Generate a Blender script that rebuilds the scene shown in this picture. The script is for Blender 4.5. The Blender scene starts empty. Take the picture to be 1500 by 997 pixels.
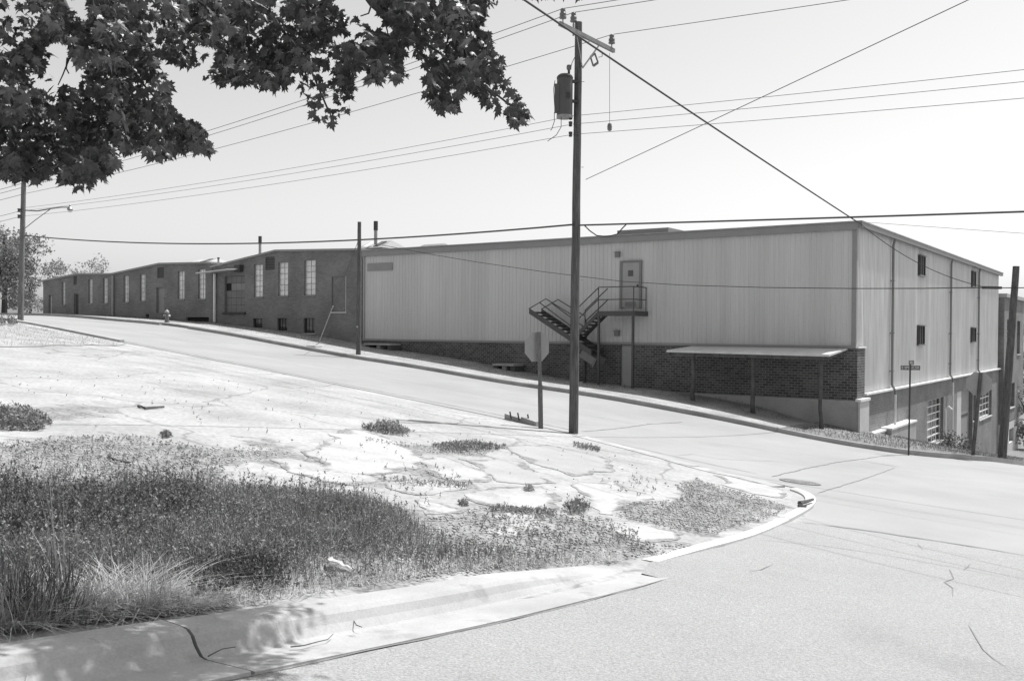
import bpy, bmesh, math, random
import numpy as np
from mathutils import Vector, Matrix
from mathutils.geometry import delaunay_2d_cdt
random.seed(7); rng = np.random.default_rng(7)
S = bpy.context.scene
COL = S.collection

# ------------------------------------------------------------------ camera
F = 1381.0                                   # focal length in photo pixels (1500 wide)
ROLL, PITCH = math.radians(.41), math.radians(-.58)
cf = np.array([0, math.cos(PITCH), math.sin(PITCH)]); cr0 = np.array([1., 0, 0]); cu0 = np.cross(cr0, cf)
cr = cr0*math.cos(ROLL) + cu0*math.sin(ROLL); cu = cu0*math.cos(ROLL) - cr0*math.sin(ROLL)
cam = bpy.data.objects.new('camera', bpy.data.cameras.new('camera')); COL.objects.link(cam)
cam.matrix_world = Matrix(((cr[0], cu[0], -cf[0], 0), (cr[1], cu[1], -cf[1], 0), (cr[2], cu[2], -cf[2], 0), (0, 0, 0, 1)))
cam.data.sensor_width = 36; cam.data.sensor_fit = 'HORIZONTAL'; cam.data.lens = F/1500*36
cam.data.clip_start = .05; cam.data.clip_end = 8000
S.camera = cam

# ------------------------------------------------------------------ light
SUN = Vector((.4065, .301, 1)).normalized()   # towards the sun, from the shadows of pole, signs and awning
world = bpy.data.worlds.new('World'); S.world = world; world.use_nodes = True
wn = world.node_tree.nodes; wl = world.node_tree.links
sky = wn.new('ShaderNodeTexSky'); sky.sky_type = 'NISHITA'; sky.sun_disc = False
sky.sun_elevation = math.asin(SUN.z); sky.sun_rotation = math.atan2(SUN.x, SUN.y)
sky.air_density = 1.0; sky.dust_density = 2.0; sky.ozone_density = 1.0
sep = wn.new('ShaderNodeSeparateColor'); wl.new(sky.outputs[0], sep.inputs[0])      # black and white film, more sensitive to blue
acc = None
for k, wgt in enumerate((.32, .4, .28)):
    mm = wn.new('ShaderNodeMath'); mm.operation = 'MULTIPLY_ADD'; wl.new(sep.outputs[k], mm.inputs[0]); mm.inputs[1].default_value = wgt
    if acc is None: mm.inputs[2].default_value = 0
    else: wl.new(acc, mm.inputs[2])
    acc = mm.outputs[0]
wl.new(acc, wn['Background'].inputs[0])
wn['Background'].inputs[1].default_value = .124
sl = bpy.data.lights.new('sun', 'SUN'); sl.energy = 3.9; sl.angle = math.radians(.53); sl.color = (1, 1, 1)
so = bpy.data.objects.new('sun', sl); COL.objects.link(so); so.rotation_euler = SUN.to_track_quat('Z', 'Y').to_euler()
so.location = (20, 10, 60)
S.view_settings.view_transform = 'Standard'; S.view_settings.look = 'None'
S.view_settings.exposure = .67; S.view_settings.gamma = 1; S.view_settings.use_curve_mapping = False
S.render.engine = 'CYCLES'

# ------------------------------------------------------------------ plan frame: s along the long facade, v away from camera
C0 = np.array([12.87, 35.4]); TH = math.radians(35)
Vd = np.array([math.sin(TH), math.cos(TH)]); Ud = np.array([-Vd[1], Vd[0]])
def W(s, v, z): p = C0 + s*Ud + v*Vd; return Vector((p[0], p[1], z))
def uv_of(x, y):
    dx, dy = x-C0[0], y-C0[1]; return dx*Ud[0]+dy*Ud[1], dx*Vd[0]+dy*Vd[1]
def ray(px, py): return cf + cr*((px-750)/F) + cu*((498.5-py)/F)
def A(px, py, Y): d = ray(px, py); return Vector(d*(Y/d[1]))                     # point at depth Y
def onV(px, py, v): d = ray(px, py); P = d*((v+C0@Vd)/(d[:2]@Vd)); return uv_of(P[0], P[1])[0], P[2]
def onU(px, py, s): d = ray(px, py); P = d*((s+C0@Ud)/(d[:2]@Ud)); return uv_of(P[0], P[1])[1], P[2]

# terrain heights (s, v, z), eye level = 0
CP = [(-.04,0,-3.82),(3.45,0,-2.97),(6.55,0,-2.55),(10.97,0,-2.28),(14.81,0,-1.92),(18.5,0,-1.42),(23.25,0,-.98),(29.3,0,-.29),(33,0,0),(37.6,0,.36),(41.3,0,.5),(48.4,0,.75),(57.1,0,.87),(75,0,.7),(95,0,.2),
 (.24,-4.8,-3.51),(5.4,-4.8,-2.85),(12.68,-4.8,-2.16),(21.22,-4.8,-1.33),(26.85,-4.8,-.71),(31.8,-4.8,-.17),(35.5,-4.8,.15),(39.7,-4.8,.37),(57,-4.8,.75),
 (2.79,-15.5,-2.62),(5.13,-15.5,-2.35),(11.3,-15.5,-1.72),(14.5,-15.5,-1.38),(21,-15.5,-.73),(23.2,-15.5,-.51),(30.1,-15.5,.19),(45,-15.5,.9),(70,-15.5,.9),
 (-6.1,-33.9,-1.62),(-6.1,-31.2,-1.97),(-6.1,-29.2,-2.16),(-9.8,-36.4,-1.5),(-10,-45,-.8),(-14,-30,-2.2),(-12,-20,-3.15),(-15,-5,-4.4),(-3.1,-4.4,-3.9),
 (-5.5,1,-4.6),(-4.6,-2.2,-4.1),(-1,14,-6.1),(-6,14,-6.0),(-14,14,-6.1),(-1,35,-8.3),(-6,36,-8.3),(-14,36,-8.4),(-5,60,-9.5),
 (12,-40,-.6),(30,-35,.6),(5,-28.7,-1.25),(60,-40,1.2)]
CPa = np.array(CP)
def _phi(r2): return np.where(r2 > 1e-9, r2*np.log(np.maximum(r2, 1e-9))*.5, 0.)
def _fit():
    n = len(CPa); d = CPa[:, None, :2]-CPa[None, :, :2]; K = _phi((d**2).sum(-1)) + np.eye(n)*2.0
    P = np.c_[np.ones(n), CPa[:, :2]]; M = np.zeros((n+3, n+3)); M[:n, :n] = K; M[:n, n:] = P; M[n:, :n] = P.T
    return np.linalg.solve(M, np.r_[CPa[:, 2], 0, 0, 0])
WT = _fit()
def Hn(x, y):
    x = np.asarray(x, float); y = np.asarray(y, float); s, v = uv_of(x, y); sh = s.shape; s = s.ravel(); v = v.ravel()
    sc = np.clip(s, -40, 110); vc = np.clip(v, -60, 70)
    out = np.empty(len(s))
    for i in range(0, len(s), 20000):
        r2 = (sc[i:i+20000, None]-CPa[:, 0])**2+(vc[i:i+20000, None]-CPa[:, 1])**2
        out[i:i+20000] = _phi(r2)@WT[:-3]+WT[-3]+WT[-2]*sc[i:i+20000]+WT[-1]*vc[i:i+20000]
    r = np.hypot(s-18, v+12); k = np.clip((r-65)/90, 0, 1); k = k*k*(3-2*k)
    return (out*(1-k)+(-7)*k).reshape(sh)
def H(x, y): return float(Hn(np.array([x]), np.array([y]))[0])
def Hs(s, v): p = C0+s*Ud+v*Vd; return H(p[0], p[1])
TT = np.concatenate([np.linspace(2.5, 14, 240), np.linspace(14.05, 70, 500)])
def G(px, py, off=0.):                        # first hit of a photo ray with the terrain
    d = ray(px, py); P = d[None]*TT[:, None]; g = P[:, 2]-(Hn(P[:, 0], P[:, 1])+off)
    i = np.argmax(g < 0)
    if g[i] >= 0: i = len(TT)-1
    if i == 0: t = TT[0]
    else: a, b = g[i-1], g[i]; t = TT[i-1]+(TT[i]-TT[i-1])*a/(a-b)
    p = d*t; return Vector((p[0], p[1], H(p[0], p[1])))
def GP(pts): return [tuple(G(*p)[:2]) for p in pts]

# ------------------------------------------------------------------ object helpers
def tag(o, label=None, cat=None, group=None, kind=None):
    if label: o['label'] = label
    if cat: o['category'] = cat
    if group: o['group'] = group
    if kind: o['kind'] = kind
    return o
def empty(name, loc=(0, 0, 0)):
    o = bpy.data.objects.new(name, None); COL.objects.link(o); o.location = loc; o.empty_display_size = .3; return o
BASE = {}
def thing(name, label, cat, loc, group=None, kind=None):
    return tag(empty(name, loc), label, cat, group, kind)
def wloc(o):
    v = Vector((0, 0, 0))
    while o is not None: v = v+Vector(o.location); o = o.parent
    return v
class MB:
    def __init__(s): s.v = []; s.f = []; s.uv = []; s.m = []
    def quad(s, a, b, c, d, uv=None, m=0):
        i = len(s.v); s.v += [a, b, c, d]; s.f.append((i, i+1, i+2, i+3)); s.uv.append(uv); s.m.append(m)
    def poly(s, pts, uv=None, m=0):
        i = len(s.v); s.v += list(pts); s.f.append(tuple(range(i, i+len(pts)))); s.uv.append(uv); s.m.append(m)
    def hexa(s, c, m=0):                      # c: 8 corners, bottom 4 then top 4
        i = len(s.v); s.v += list(c)
        for q in ((0,3,2,1),(4,5,6,7),(0,1,5,4),(1,2,6,5),(2,3,7,6),(3,0,4,7)):
            s.f.append(tuple(i+k for k in q)); s.uv.append(None); s.m.append(m)
        return s
    def box(s, s0, s1, v0, v1, z0, z1, T=W, m=0):
        s.hexa([T(s0,v0,z0),T(s1,v0,z0),T(s1,v1,z0),T(s0,v1,z0),T(s0,v0,z1),T(s1,v0,z1),T(s1,v1,z1),T(s0,v1,z1)], m); return s
    def bar(s, a, b, w, h, up=Vector((0, 0, 1)), m=0):
        a, b = Vector(a), Vector(b); d = (b-a).normalized(); sd = d.cross(up)
        if sd.length < 1e-4: sd = d.cross(Vector((0, 1, 0)))
        sd.normalize(); u = sd.cross(d); x, y = sd*w/2, u*h/2
        s.hexa([a-x-y, b-x-y, b+x-y, a+x-y, a-x+y, b-x+y, b+x+y, a+x+y], m); return s
    def tube(s, pts, rad, n=8, cap=True):
        pts = [Vector(p) for p in pts]; rad = rad if hasattr(rad, '__len__') else [rad]*len(pts)
        base = len(s.v); pr = None
        for k, p in enumerate(pts):
            d = (pts[min(k+1, len(pts)-1)]-pts[max(k-1, 0)]).normalized()
            if pr is None: pr = d.cross(Vector((0, 0, 1)) if abs(d.z) < .9 else Vector((1, 0, 0))).normalized()
            pr = (pr-d*pr.dot(d)).normalized(); q = d.cross(pr)
            for j in range(n):
                a = 2*math.pi*j/n; s.v.append(p+(pr*math.cos(a)+q*math.sin(a))*rad[k])
        for k in range(len(pts)-1):
            for j in range(n):
                a = base+k*n+j; b = base+k*n+(j+1) % n
                s.f.append((a, b, b+n, a+n)); s.uv.append(None); s.m.append(0)
        if cap:
            s.f.append(tuple(base+j for j in reversed(range(n)))); s.uv.append(None); s.m.append(0)
            s.f.append(tuple(base+(len(pts)-1)*n+j for j in range(n))); s.uv.append(None); s.m.append(0)
        return s
    def lathe(s, c, prof, n=14, axis=Vector((0, 0, 1))):   # prof: (r, h)
        return s.tube([Vector(c)+axis*(h+1e-5*k) for k, (r, h) in enumerate(prof)], [max(r, 1e-4) for r, h in prof], n)
    def build(s, name, mat, parent=None, smooth=False, loc=None, bevel=0):
        off = wloc(parent) if parent is not None else Vector(loc if loc is not None else (0, 0, 0))
        me = bpy.data.meshes.new(name); me.from_pydata([tuple(Vector(p)-off) for p in s.v], [], s.f)
        for mm in (mat if isinstance(mat, (list, tuple)) else [mat]): me.materials.append(mm)
        if any(s.m): me.polygons.foreach_set('material_index', s.m)
        if any(u is not None for u in s.uv):
            L = me.uv_layers.new(name='UVMap').data
            for p, u in zip(me.polygons, s.uv):
                if u is None: continue
                for li, c in zip(p.loop_indices, u): L[li].uv = c
        bm = bmesh.new(); bm.from_mesh(me)
        if not any(u is not None for u in s.uv): bmesh.ops.remove_doubles(bm, verts=bm.verts, dist=1e-6)
        bmesh.ops.recalc_face_normals(bm, faces=bm.faces)
        if bevel: bmesh.ops.bevel(bm, geom=[e for e in bm.edges if e.calc_face_angle(0) > .5], offset=bevel, segments=2, affect='EDGES', profile=.6)
        bm.to_mesh(me); bm.free()
        if smooth: me.polygons.foreach_set('use_smooth', [True]*len(me.polygons))
        o = bpy.data.objects.new(name, me); COL.objects.link(o)
        if parent is not None: o.parent = parent
        elif loc is not None: o.location = loc
        return o
def mesh_np(name, verts, faces, mat, loc=(0, 0, 0), smooth=False, mi=None):
    me = bpy.data.meshes.new(name); verts = np.asarray(verts, np.float32)-np.array(loc, np.float32); faces = np.asarray(faces, np.int32)
    k = faces.shape[1]; me.vertices.add(len(verts)); me.vertices.foreach_set('co', verts.ravel())
    me.loops.add(faces.size); me.loops.foreach_set('vertex_index', faces.ravel())
    me.polygons.add(len(faces)); me.polygons.foreach_set('loop_start', np.arange(0, faces.size, k, dtype=np.int32)); me.polygons.foreach_set('loop_total', np.full(len(faces), k, np.int32))
    for mm in (mat if isinstance(mat, (list, tuple)) else [mat]): me.materials.append(mm)
    if mi is not None: me.polygons.foreach_set('material_index', np.asarray(mi, np.int32))
    if smooth: me.polygons.foreach_set('use_smooth', np.ones(len(faces), bool))
    me.update(calc_edges=True); me.validate()
    o = bpy.data.objects.new(name, me); COL.objects.link(o); o.location = loc; return o

# ------------------------------------------------------------------ materials (all neutral: a black and white photograph)
def nod(m): m.use_nodes = True; return m.node_tree.nodes, m.node_tree.links
def mat(name, v, rough=.85, var=.12, scale=1.5, fvar=.08, fscale=40, bump=.15, bscale=None, metal=0, stretch=(1, 1, 1), coord='pos', spec=.3, rnd=0, cracks=None, stain=None, trans=0):
    m = bpy.data.materials.new(name); N, L = nod(m); B = N['Principled BSDF']
    if coord == 'pos': src = N.new('ShaderNodeNewGeometry').outputs['Position']
    else: src = N.new('ShaderNodeTexCoord').outputs['Object']
    mp = N.new('ShaderNodeMapping'); mp.inputs['Scale'].default_value = stretch; L.new(src, mp.inputs[0])
    def noise(sc, det=4):
        n = N.new('ShaderNodeTexNoise'); n.inputs['Scale'].default_value = sc; n.inputs['Detail'].default_value = det; n.inputs['Roughness'].default_value = .6
        L.new(mp.outputs[0], n.inputs['Vector']); return n.outputs[0]
    def mth(op, a, b):
        n = N.new('ShaderNodeMath'); n.operation = op
        for i, x in enumerate((a, b)):
            if isinstance(x, (int, float)): n.inputs[i].default_value = x
            else: L.new(x, n.inputs[i])
        return n.outputs[0]
    def rampf(x, a, b, lo, hi):
        n = N.new('ShaderNodeMapRange'); n.inputs[1].default_value = a; n.inputs[2].default_value = b; n.inputs[3].default_value = lo; n.inputs[4].default_value = hi
        L.new(x, n.inputs[0]); return n.outputs[0]
    c = rampf(noise(scale), .3, .7, 1-var, 1+var)
    n2 = noise(fscale, 3)
    c = mth('MULTIPLY', c, rampf(n2, .3, .7, 1-fvar, 1+fvar))
    if rnd:
        oi = N.new('ShaderNodeObjectInfo'); c = mth('MULTIPLY', c, rampf(oi.outputs['Random'], 0, 1, 1-rnd, 1+rnd))
    if stain:                                  # (scale, threshold, factor) blotches with a shape of their own
        c = mth('MULTIPLY', c, rampf(noise(stain[0], 6), stain[1], stain[1]+.06, 1, stain[2]))
    if cracks:                                 # (scale, width, factor)
        w = N.new('ShaderNodeTexVoronoi'); w.feature = 'DISTANCE_TO_EDGE'; w.inputs['Scale'].default_value = cracks[0]
        nn = N.new('ShaderNodeTexNoise'); nn.inputs['Scale'].default_value = cracks[0]*3; nn.inputs['Detail'].default_value = 5; L.new(mp.outputs[0], nn.inputs['Vector'])
        mx = N.new('ShaderNodeMixRGB'); mx.blend_type = 'ADD'; mx.inputs[0].default_value = .35/cracks[0]*1.2; L.new(mp.outputs[0], mx.inputs[1]); L.new(nn.outputs[1], mx.inputs[2])
        L.new(mx.outputs[0], w.inputs['Vector'])
        c = mth('MULTIPLY', c, rampf(w.outputs['Distance'], 0, cracks[1], cracks[2], 1))
    c = mth('MULTIPLY', c, v)
    L.new(c, B.inputs['Base Color'])
    B.inputs['Roughness'].default_value = rough; B.inputs['Metallic'].default_value = metal; B.inputs['Specular IOR Level'].default_value = spec
    if bump:
        b = N.new('ShaderNodeBump'); b.inputs['Strength'].default_value = bump; b.inputs['Distance'].default_value = .02
        L.new(noise(bscale, 4) if bscale else n2, b.inputs['Height']); L.new(b.outputs[0], B.inputs['Normal'])
    if trans:
        t = N.new('ShaderNodeBsdfTranslucent'); L.new(c, t.inputs[0]); mx = N.new('ShaderNodeMixShader'); mx.inputs[0].default_value = trans
        L.new(B.outputs[0], mx.inputs[1]); L.new(t.outputs[0], mx.inputs[2]); L.new(mx.outputs[0], N['Material Output'].inputs[0])
    return m
def brick_mat(name, v, mortar, bw_=.235, bh=.1, var=.25):
    m = bpy.data.materials.new(name); N, L = nod(m); B = N['Principled BSDF']
    uvn = N.new('ShaderNodeTexCoord'); b = N.new('ShaderNodeTexBrick'); L.new(uvn.outputs['UV'], b.inputs['Vector'])
    b.inputs['Scale'].default_value = 1; b.inputs['Brick Width'].default_value = bw_; b.inputs['Row Height'].default_value = bh
    b.inputs['Mortar Size'].default_value = .011; b.inputs['Mortar Smooth'].default_value = .2; b.inputs['Bias'].default_value = -.1
    b.inputs['Color1'].default_value = (v*(1-var),)*3+(1,); b.inputs['Color2'].default_value = (v*(1+var),)*3+(1,); b.inputs['Mortar'].default_value = (mortar,)*3+(1,)
    n = N.new('ShaderNodeTexNoise'); n.inputs['Scale'].default_value = .7; n.inputs['Detail'].default_value = 6; L.new(uvn.outputs['UV'], n.inputs['Vector'])
    r = N.new('ShaderNodeMapRange'); r.inputs[1].default_value = .3; r.inputs[2].default_value = .7; r.inputs[3].default_value = .8; r.inputs[4].default_value = 1.2; L.new(n.outputs[0], r.inputs[0])
    mx = N.new('ShaderNodeMixRGB'); mx.blend_type = 'MULTIPLY'; mx.inputs[0].default_value = 1; L.new(b.outputs[0], mx.inputs[1]); L.new(r.outputs[0], mx.inputs[2])
    L.new(mx.outputs[0], B.inputs['Base Color']); B.inputs['Roughness'].default_value = .9
    bp = N.new('ShaderNodeBump'); bp.invert = True; bp.inputs['Strength'].default_value = .6; bp.inputs['Distance'].default_value = .01; L.new(b.outputs['Fac'], bp.inputs['Height']); L.new(bp.outputs[0], B.inputs['Normal'])
    return m
M = {}
M['ground'] = mat('ground_earth', .2, var=.35, scale=.4, fvar=.3, fscale=9)
M['street'] = mat('worn_asphalt', .278, var=.1, scale=.3, fvar=.07, fscale=70, bump=.12, bscale=120, stain=(.25, .6, .94))
M['near'] = mat('chip_seal_asphalt', .284, var=.06, scale=.6, fvar=.27, fscale=55, bump=.6, bscale=80, stain=(.45, .57, .93))
M['tar'] = mat('crack_sealant', .2, var=.2, scale=4)
M['lot'] = mat('old_paving', .315, var=.2, scale=.45, fvar=.2, fscale=12, bump=.25, bscale=40, stain=(.5, .58, .86), cracks=(.22, .01, .6))
def mix_dirt(m, g_v):
    N, L = nod(m); B = N['Principled BSDF']; lk = B.inputs['Base Color'].links[0]; c0 = lk.from_socket
    at = N.new('ShaderNodeAttribute'); at.attribute_name = 'dirt'; g = N.new('ShaderNodeNewGeometry')
    def ns(sc, det): n = N.new('ShaderNodeTexNoise'); n.inputs['Scale'].default_value = sc; n.inputs['Detail'].default_value = det; L.new(g.outputs['Position'], n.inputs['Vector']); return n.outputs[0]
    def mr(x, a, b, lo, hi): n = N.new('ShaderNodeMapRange'); n.inputs[1].default_value = a; n.inputs[2].default_value = b; n.inputs[3].default_value = lo; n.inputs[4].default_value = hi; L.new(x, n.inputs[0]); return n.outputs[0]
    ad = N.new('ShaderNodeMath'); ad.operation = 'ADD'; L.new(at.outputs['Fac'], ad.inputs[0]); L.new(mr(ns(1.6, 8), .25, .75, -.55, .55), ad.inputs[1])
    f = mr(ad.outputs[0], .42, .62, 0, 1); vo = N.new('ShaderNodeTexVoronoi'); vo.inputs['Scale'].default_value = 26; L.new(g.outputs['Position'], vo.inputs['Vector'])
    gv = N.new('ShaderNodeMath'); gv.operation = 'MULTIPLY'; L.new(mr(vo.outputs['Color'], 0, 1, g_v*.5, g_v*1.5), gv.inputs[0]); L.new(mr(ns(3, 6), .3, .7, .75, 1.25), gv.inputs[1])
    mx = N.new('ShaderNodeMixRGB'); L.new(f, mx.inputs[0]); L.new(c0, mx.inputs[1]); L.new(gv.outputs[0], mx.inputs[2]); L.new(mx.outputs[0], B.inputs['Base Color'])
mix_dirt(M['lot'], .205)
M['slab'] = mat('broken_concrete', .365, var=.16, scale=1.2, fvar=.14, fscale=20, bump=.2, bscale=50, rnd=.06, stain=(1.5, .58, .85), coord='pos')
M['slabgrey'] = mat('asphalt_patch', .31, var=.1, scale=1.2, fvar=.12, fscale=40, bump=.2)
mix_dirt(M['slab'], .205); mix_dirt(M['slabgrey'], .2)
M['gravel'] = mat('gravel_dirt', .24, var=.3, scale=2.2, fvar=.5, fscale=28, bump=.8, bscale=34)
M['concrete'] = mat('kerb_concrete', .345, var=.16, scale=1.4, fvar=.08, fscale=60, bump=.12, stain=(2.2, .6, .82))
M['kerbwhite'] = mat('pale_kerb', .5, var=.08, scale=2, fvar=.08, fscale=40)
M['kerbdark'] = mat('weathered_kerb', .3, var=.2, scale=1.5, fvar=.15, fscale=25)
M['verge'] = mat('sandy_verge', .3, var=.25, scale=.9, fvar=.3, fscale=14, bump=.4, bscale=25)
M['vergegrass'] = mat('thin_grass', .17, var=.3, scale=1, fvar=.4, fscale=16, bump=.5, bscale=25)
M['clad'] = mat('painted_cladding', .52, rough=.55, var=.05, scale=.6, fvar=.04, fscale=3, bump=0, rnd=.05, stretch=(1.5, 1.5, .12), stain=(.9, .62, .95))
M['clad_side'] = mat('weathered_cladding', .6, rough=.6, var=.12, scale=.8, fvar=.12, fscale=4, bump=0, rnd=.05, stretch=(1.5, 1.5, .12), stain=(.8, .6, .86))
M['fascia'] = mat('fascia_metal', .26, rough=.5, var=.05, scale=2, bump=0)
M['trim'] = mat('trim_metal', .2, rough=.5, var=.05, bump=0)
M['white'] = mat('white_paint', .7, rough=.5, var=.08, scale=3, bump=0)
M['roof'] = mat('roof_felt', .3, var=.15)
M['brick1'] = brick_mat('dark_brick', .08, .22, var=.4)
M['brick2'] = brick_mat('painted_brick', .195, .16, var=.12)
M['brick3'] = brick_mat('side_brick', .2, .15, var=.12)
M['infill'] = brick_mat('infill_brick', .19, .16, var=.12)
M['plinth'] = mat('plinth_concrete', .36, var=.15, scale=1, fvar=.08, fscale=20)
M['plinthlit'] = mat('pale_lit_concrete', .5, var=.1, scale=1)  # pale concrete, also plinth concrete with sunlit brightness put into the colour
M['door'] = mat('painted_door', .33, rough=.5, var=.06, scale=2, bump=0)
M['doorgrey'] = mat('grey_door', .24, rough=.5, var=.1, scale=2, bump=0)
M['doorpale'] = mat('pale_door', .5, rough=.5, var=.06, bump=0)
M['loaddoor'] = mat('loading_door_paint', .17, rough=.5, var=.1, scale=2, bump=0)
M['dark'] = mat('dark_steel', .055, rough=.6, var=.15, scale=4, bump=0)
M['escape'] = mat('escape_steel', .07, rough=.5, var=.1, scale=4, bump=0)
M['steel'] = mat('painted_steel', .16, rough=.5, var=.1, scale=4, bump=0)
M['black'] = mat('dark_opening', .015, rough=.8, var=.1, bump=0)
M['pane'] = mat('wired_glass', .72, rough=.15, var=.12, scale=2.5, fvar=.1, fscale=9, bump=0, rnd=.12, spec=.6)
M['panedark'] = mat('dark_glass', .035, rough=.08, var=.2, bump=0, rnd=.3, spec=.8)
M['wood'] = mat('pole_wood', .105, var=.35, scale=3, fvar=.45, fscale=9, stretch=(9, 9, .35), bump=.7, stain=(2, .62, .7))
M['woodgrey'] = mat('grey_wood', .15, var=.25, scale=4, fvar=.2, fscale=16, stretch=(5, 5, .6), bump=.5)
M['timber'] = mat('rough_timber', .09, var=.3, scale=4, fvar=.2, bump=.5)
M['arm'] = mat('crossarm_wood', .2, var=.2, scale=4, bump=.3)
M['ceramic'] = mat('glazed_ceramic', .14, rough=.25, var=.1, bump=0, spec=.6)
M['tank'] = mat('transformer_paint', .085, rough=.5, var=.1, bump=0)
M['galv'] = mat('galvanised', .3, rough=.45, var=.15, scale=6, metal=.5, bump=0)
M['wire'] = mat('wire', .05, rough=.6, bump=0)
M['wirethin'] = mat('bare_wire', .12, rough=.6, bump=0)
M['signback'] = mat('aluminium_sign_back', .31, rough=.5, var=.06, scale=5, bump=0)
M['signdark'] = mat('sign_face', .1, rough=.5, bump=0)
M['lettering'] = mat('sign_lettering', .6, rough=.5, bump=0)
M['awn'] = mat('awning_sheet', .55, rough=.5, var=.12, scale=2, bump=0)
M['leaf'] = mat('maple_leaf', .075, rough=.42, var=.35, scale=5, fvar=.15, bump=0, rnd=.25, trans=.28, spec=.5)
M['farleaf'] = mat('far_leaf', .25, rough=.7, var=.35, scale=.5, bump=0, trans=.3)
M['farleaf2'] = mat('far_leaf_pale', .3, rough=.7, var=.3, scale=.5, bump=0, trans=.3)
M['bark'] = mat('bark', .07, var=.3, scale=5, bump=.5)
M['weed'] = mat('weed_leaf', .2, rough=.6, var=.3, scale=1.3, fvar=.5, fscale=45, bump=0, trans=.25)
M['weeddark'] = mat('weed_dark', .1, rough=.6, var=.3, scale=2, fvar=.3, fscale=20, bump=0, trans=.25)
M['weedpale'] = mat('weed_pale', .25, rough=.6, var=.3, scale=1.3, fvar=.4, fscale=30, bump=0, trans=.25)
M['wild'] = mat('wild_grass', .23, rough=.6, var=.3, scale=2, fvar=.4, fscale=30, bump=0, trans=.25)
M['dry'] = mat('dry_grass', .44, rough=.7, var=.3, scale=4, fvar=.2, fscale=20, bump=0, trans=.3)
M['grass'] = mat('green_grass', .12, rough=.6, var=.3, scale=2, fvar=.3, fscale=16, bump=0, trans=.25)
M['log'] = mat('bleached_wood', .4, var=.3, scale=9, fvar=.3, fscale=30, bump=.6)
M['iron'] = mat('cast_iron', .16, rough=.6, var=.25, scale=8, bump=.2)
M['stone'] = mat('pebble', .33, var=.5, scale=3)

# ------------------------------------------------------------------ ground sheets
def inside(pts, poly):
    x, y = pts[:, 0], pts[:, 1]; r = np.zeros(len(pts), bool); n = len(poly)
    for i in range(n):
        x1, y1 = poly[i]; x2, y2 = poly[(i+1) % n]
        c = ((y1 > y) != (y2 > y)); r ^= c & (x < (x2-x1)*(y-y1)/((y2-y1) if abs(y2-y1) > 1e-12 else 1e-12)+x1)
    return r
def fract(poly, amp, it=3):                   # ragged edge for broken paving
    rs = random.Random(len(poly)*13+int(poly[0][0]*7))
    for k in range(it):
        o = []
        for i, p in enumerate(poly):
            q = poly[(i+1) % len(poly)]; d = math.dist(p, q); o.append(p)
            if d > .12: o.append(((p[0]+q[0])/2+rs.uniform(-1, 1)*amp*d, (p[1]+q[1])/2+rs.uniform(-1, 1)*amp*d))
        poly = o
    return poly
def dens(poly, step):
    o = []
    for i, p in enumerate(poly):
        q = poly[(i+1) % len(poly)]; n = max(1, int(math.dist(p, q)/step))
        o += [(p[0]+(q[0]-p[0])*k/n, p[1]+(q[1]-p[1])*k/n) for k in range(n)]
    return o
def sheet(name, poly, off, m, step=.6, skirt=.0, rise=None, parent=None, kind='structure'):
    poly = dens([tuple(p) for p in poly], step); P = np.array(poly); lo, hi = P.min(0), P.max(0)
    gx, gy = np.meshgrid(np.arange(lo[0], hi[0], step), np.arange(lo[1], hi[1], step)); g = np.c_[gx.ravel(), gy.ravel()]+step*.31
    g = g[inside(g, poly)]; n = len(poly)
    vv = [Vector(p) for p in poly]+[Vector(p) for p in g]
    vo, ed, fa, *_ = delaunay_2d_cdt(vv, [(i, (i+1) % n) for i in range(n)], [], 1, 1e-5)
    XY = np.array([tuple(v) for v in vo]); Z = Hn(XY[:, 0], XY[:, 1])+off
    if rise is not None: Z = Z+rise(XY)
    V = [tuple(a)+(z,) for a, z in zip(XY, Z)]; Fc = [tuple(f) for f in fa]
    if skirt:
        cnt = {}
        for f in Fc:
            for a, b in zip(f, f[1:]+f[:1]): cnt[(a, b)] = 1
        for (a, b) in list(cnt):
            if (b, a) not in cnt:
                i = len(V); V += [(V[a][0], V[a][1], V[a][2]-skirt), (V[b][0], V[b][1], V[b][2]-skirt)]; Fc.append((b, a, i, i+1))
    mb = MB(); mb.v = [Vector(v) for v in V]; mb.f = Fc; mb.uv = [None]*len(Fc); mb.m = [0]*len(Fc)
    o = mb.build(name, m, parent, loc=None if parent is not None else (0, 0, 0))
    # make sure the sheet faces up
    me = o.data
    if sum(p.normal.z*p.area for p in me.polygons) < 0: me.flip_normals()
    if parent is None: o['kind'] = kind
    return o
def suv(*a): return [tuple(W(s, v, 0)[:2]) for s, v in a]

def axis_coords(c0, c1, fine):
    a = list(np.arange(c0, c1+.01, fine)); d = fine; x = c0; l = []
    while x > c0-3500: d *= 1.35; x -= d; l.append(x)
    d = fine; x = a[-1]; h = []
    while x < c1+3500: d *= 1.35; x += d; h.append(x)
    return np.array(l[::-1]+a+h)
xs, ys = axis_coords(-45, 45, .75), axis_coords(0, 90, .75)
gx, gy = np.meshgrid(xs, ys); gz = Hn(gx, gy)-.07
nx = len(xs); ii = np.arange(len(ys)-1)[:, None]*nx+np.arange(nx-1)[None]; ii = ii.ravel()
tag(mesh_np('ground', np.c_[gx.ravel(), gy.ravel(), gz.ravel()], np.c_[ii, ii+1, ii+nx+1, ii+nx], M['ground'], smooth=True), kind='structure')

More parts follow.
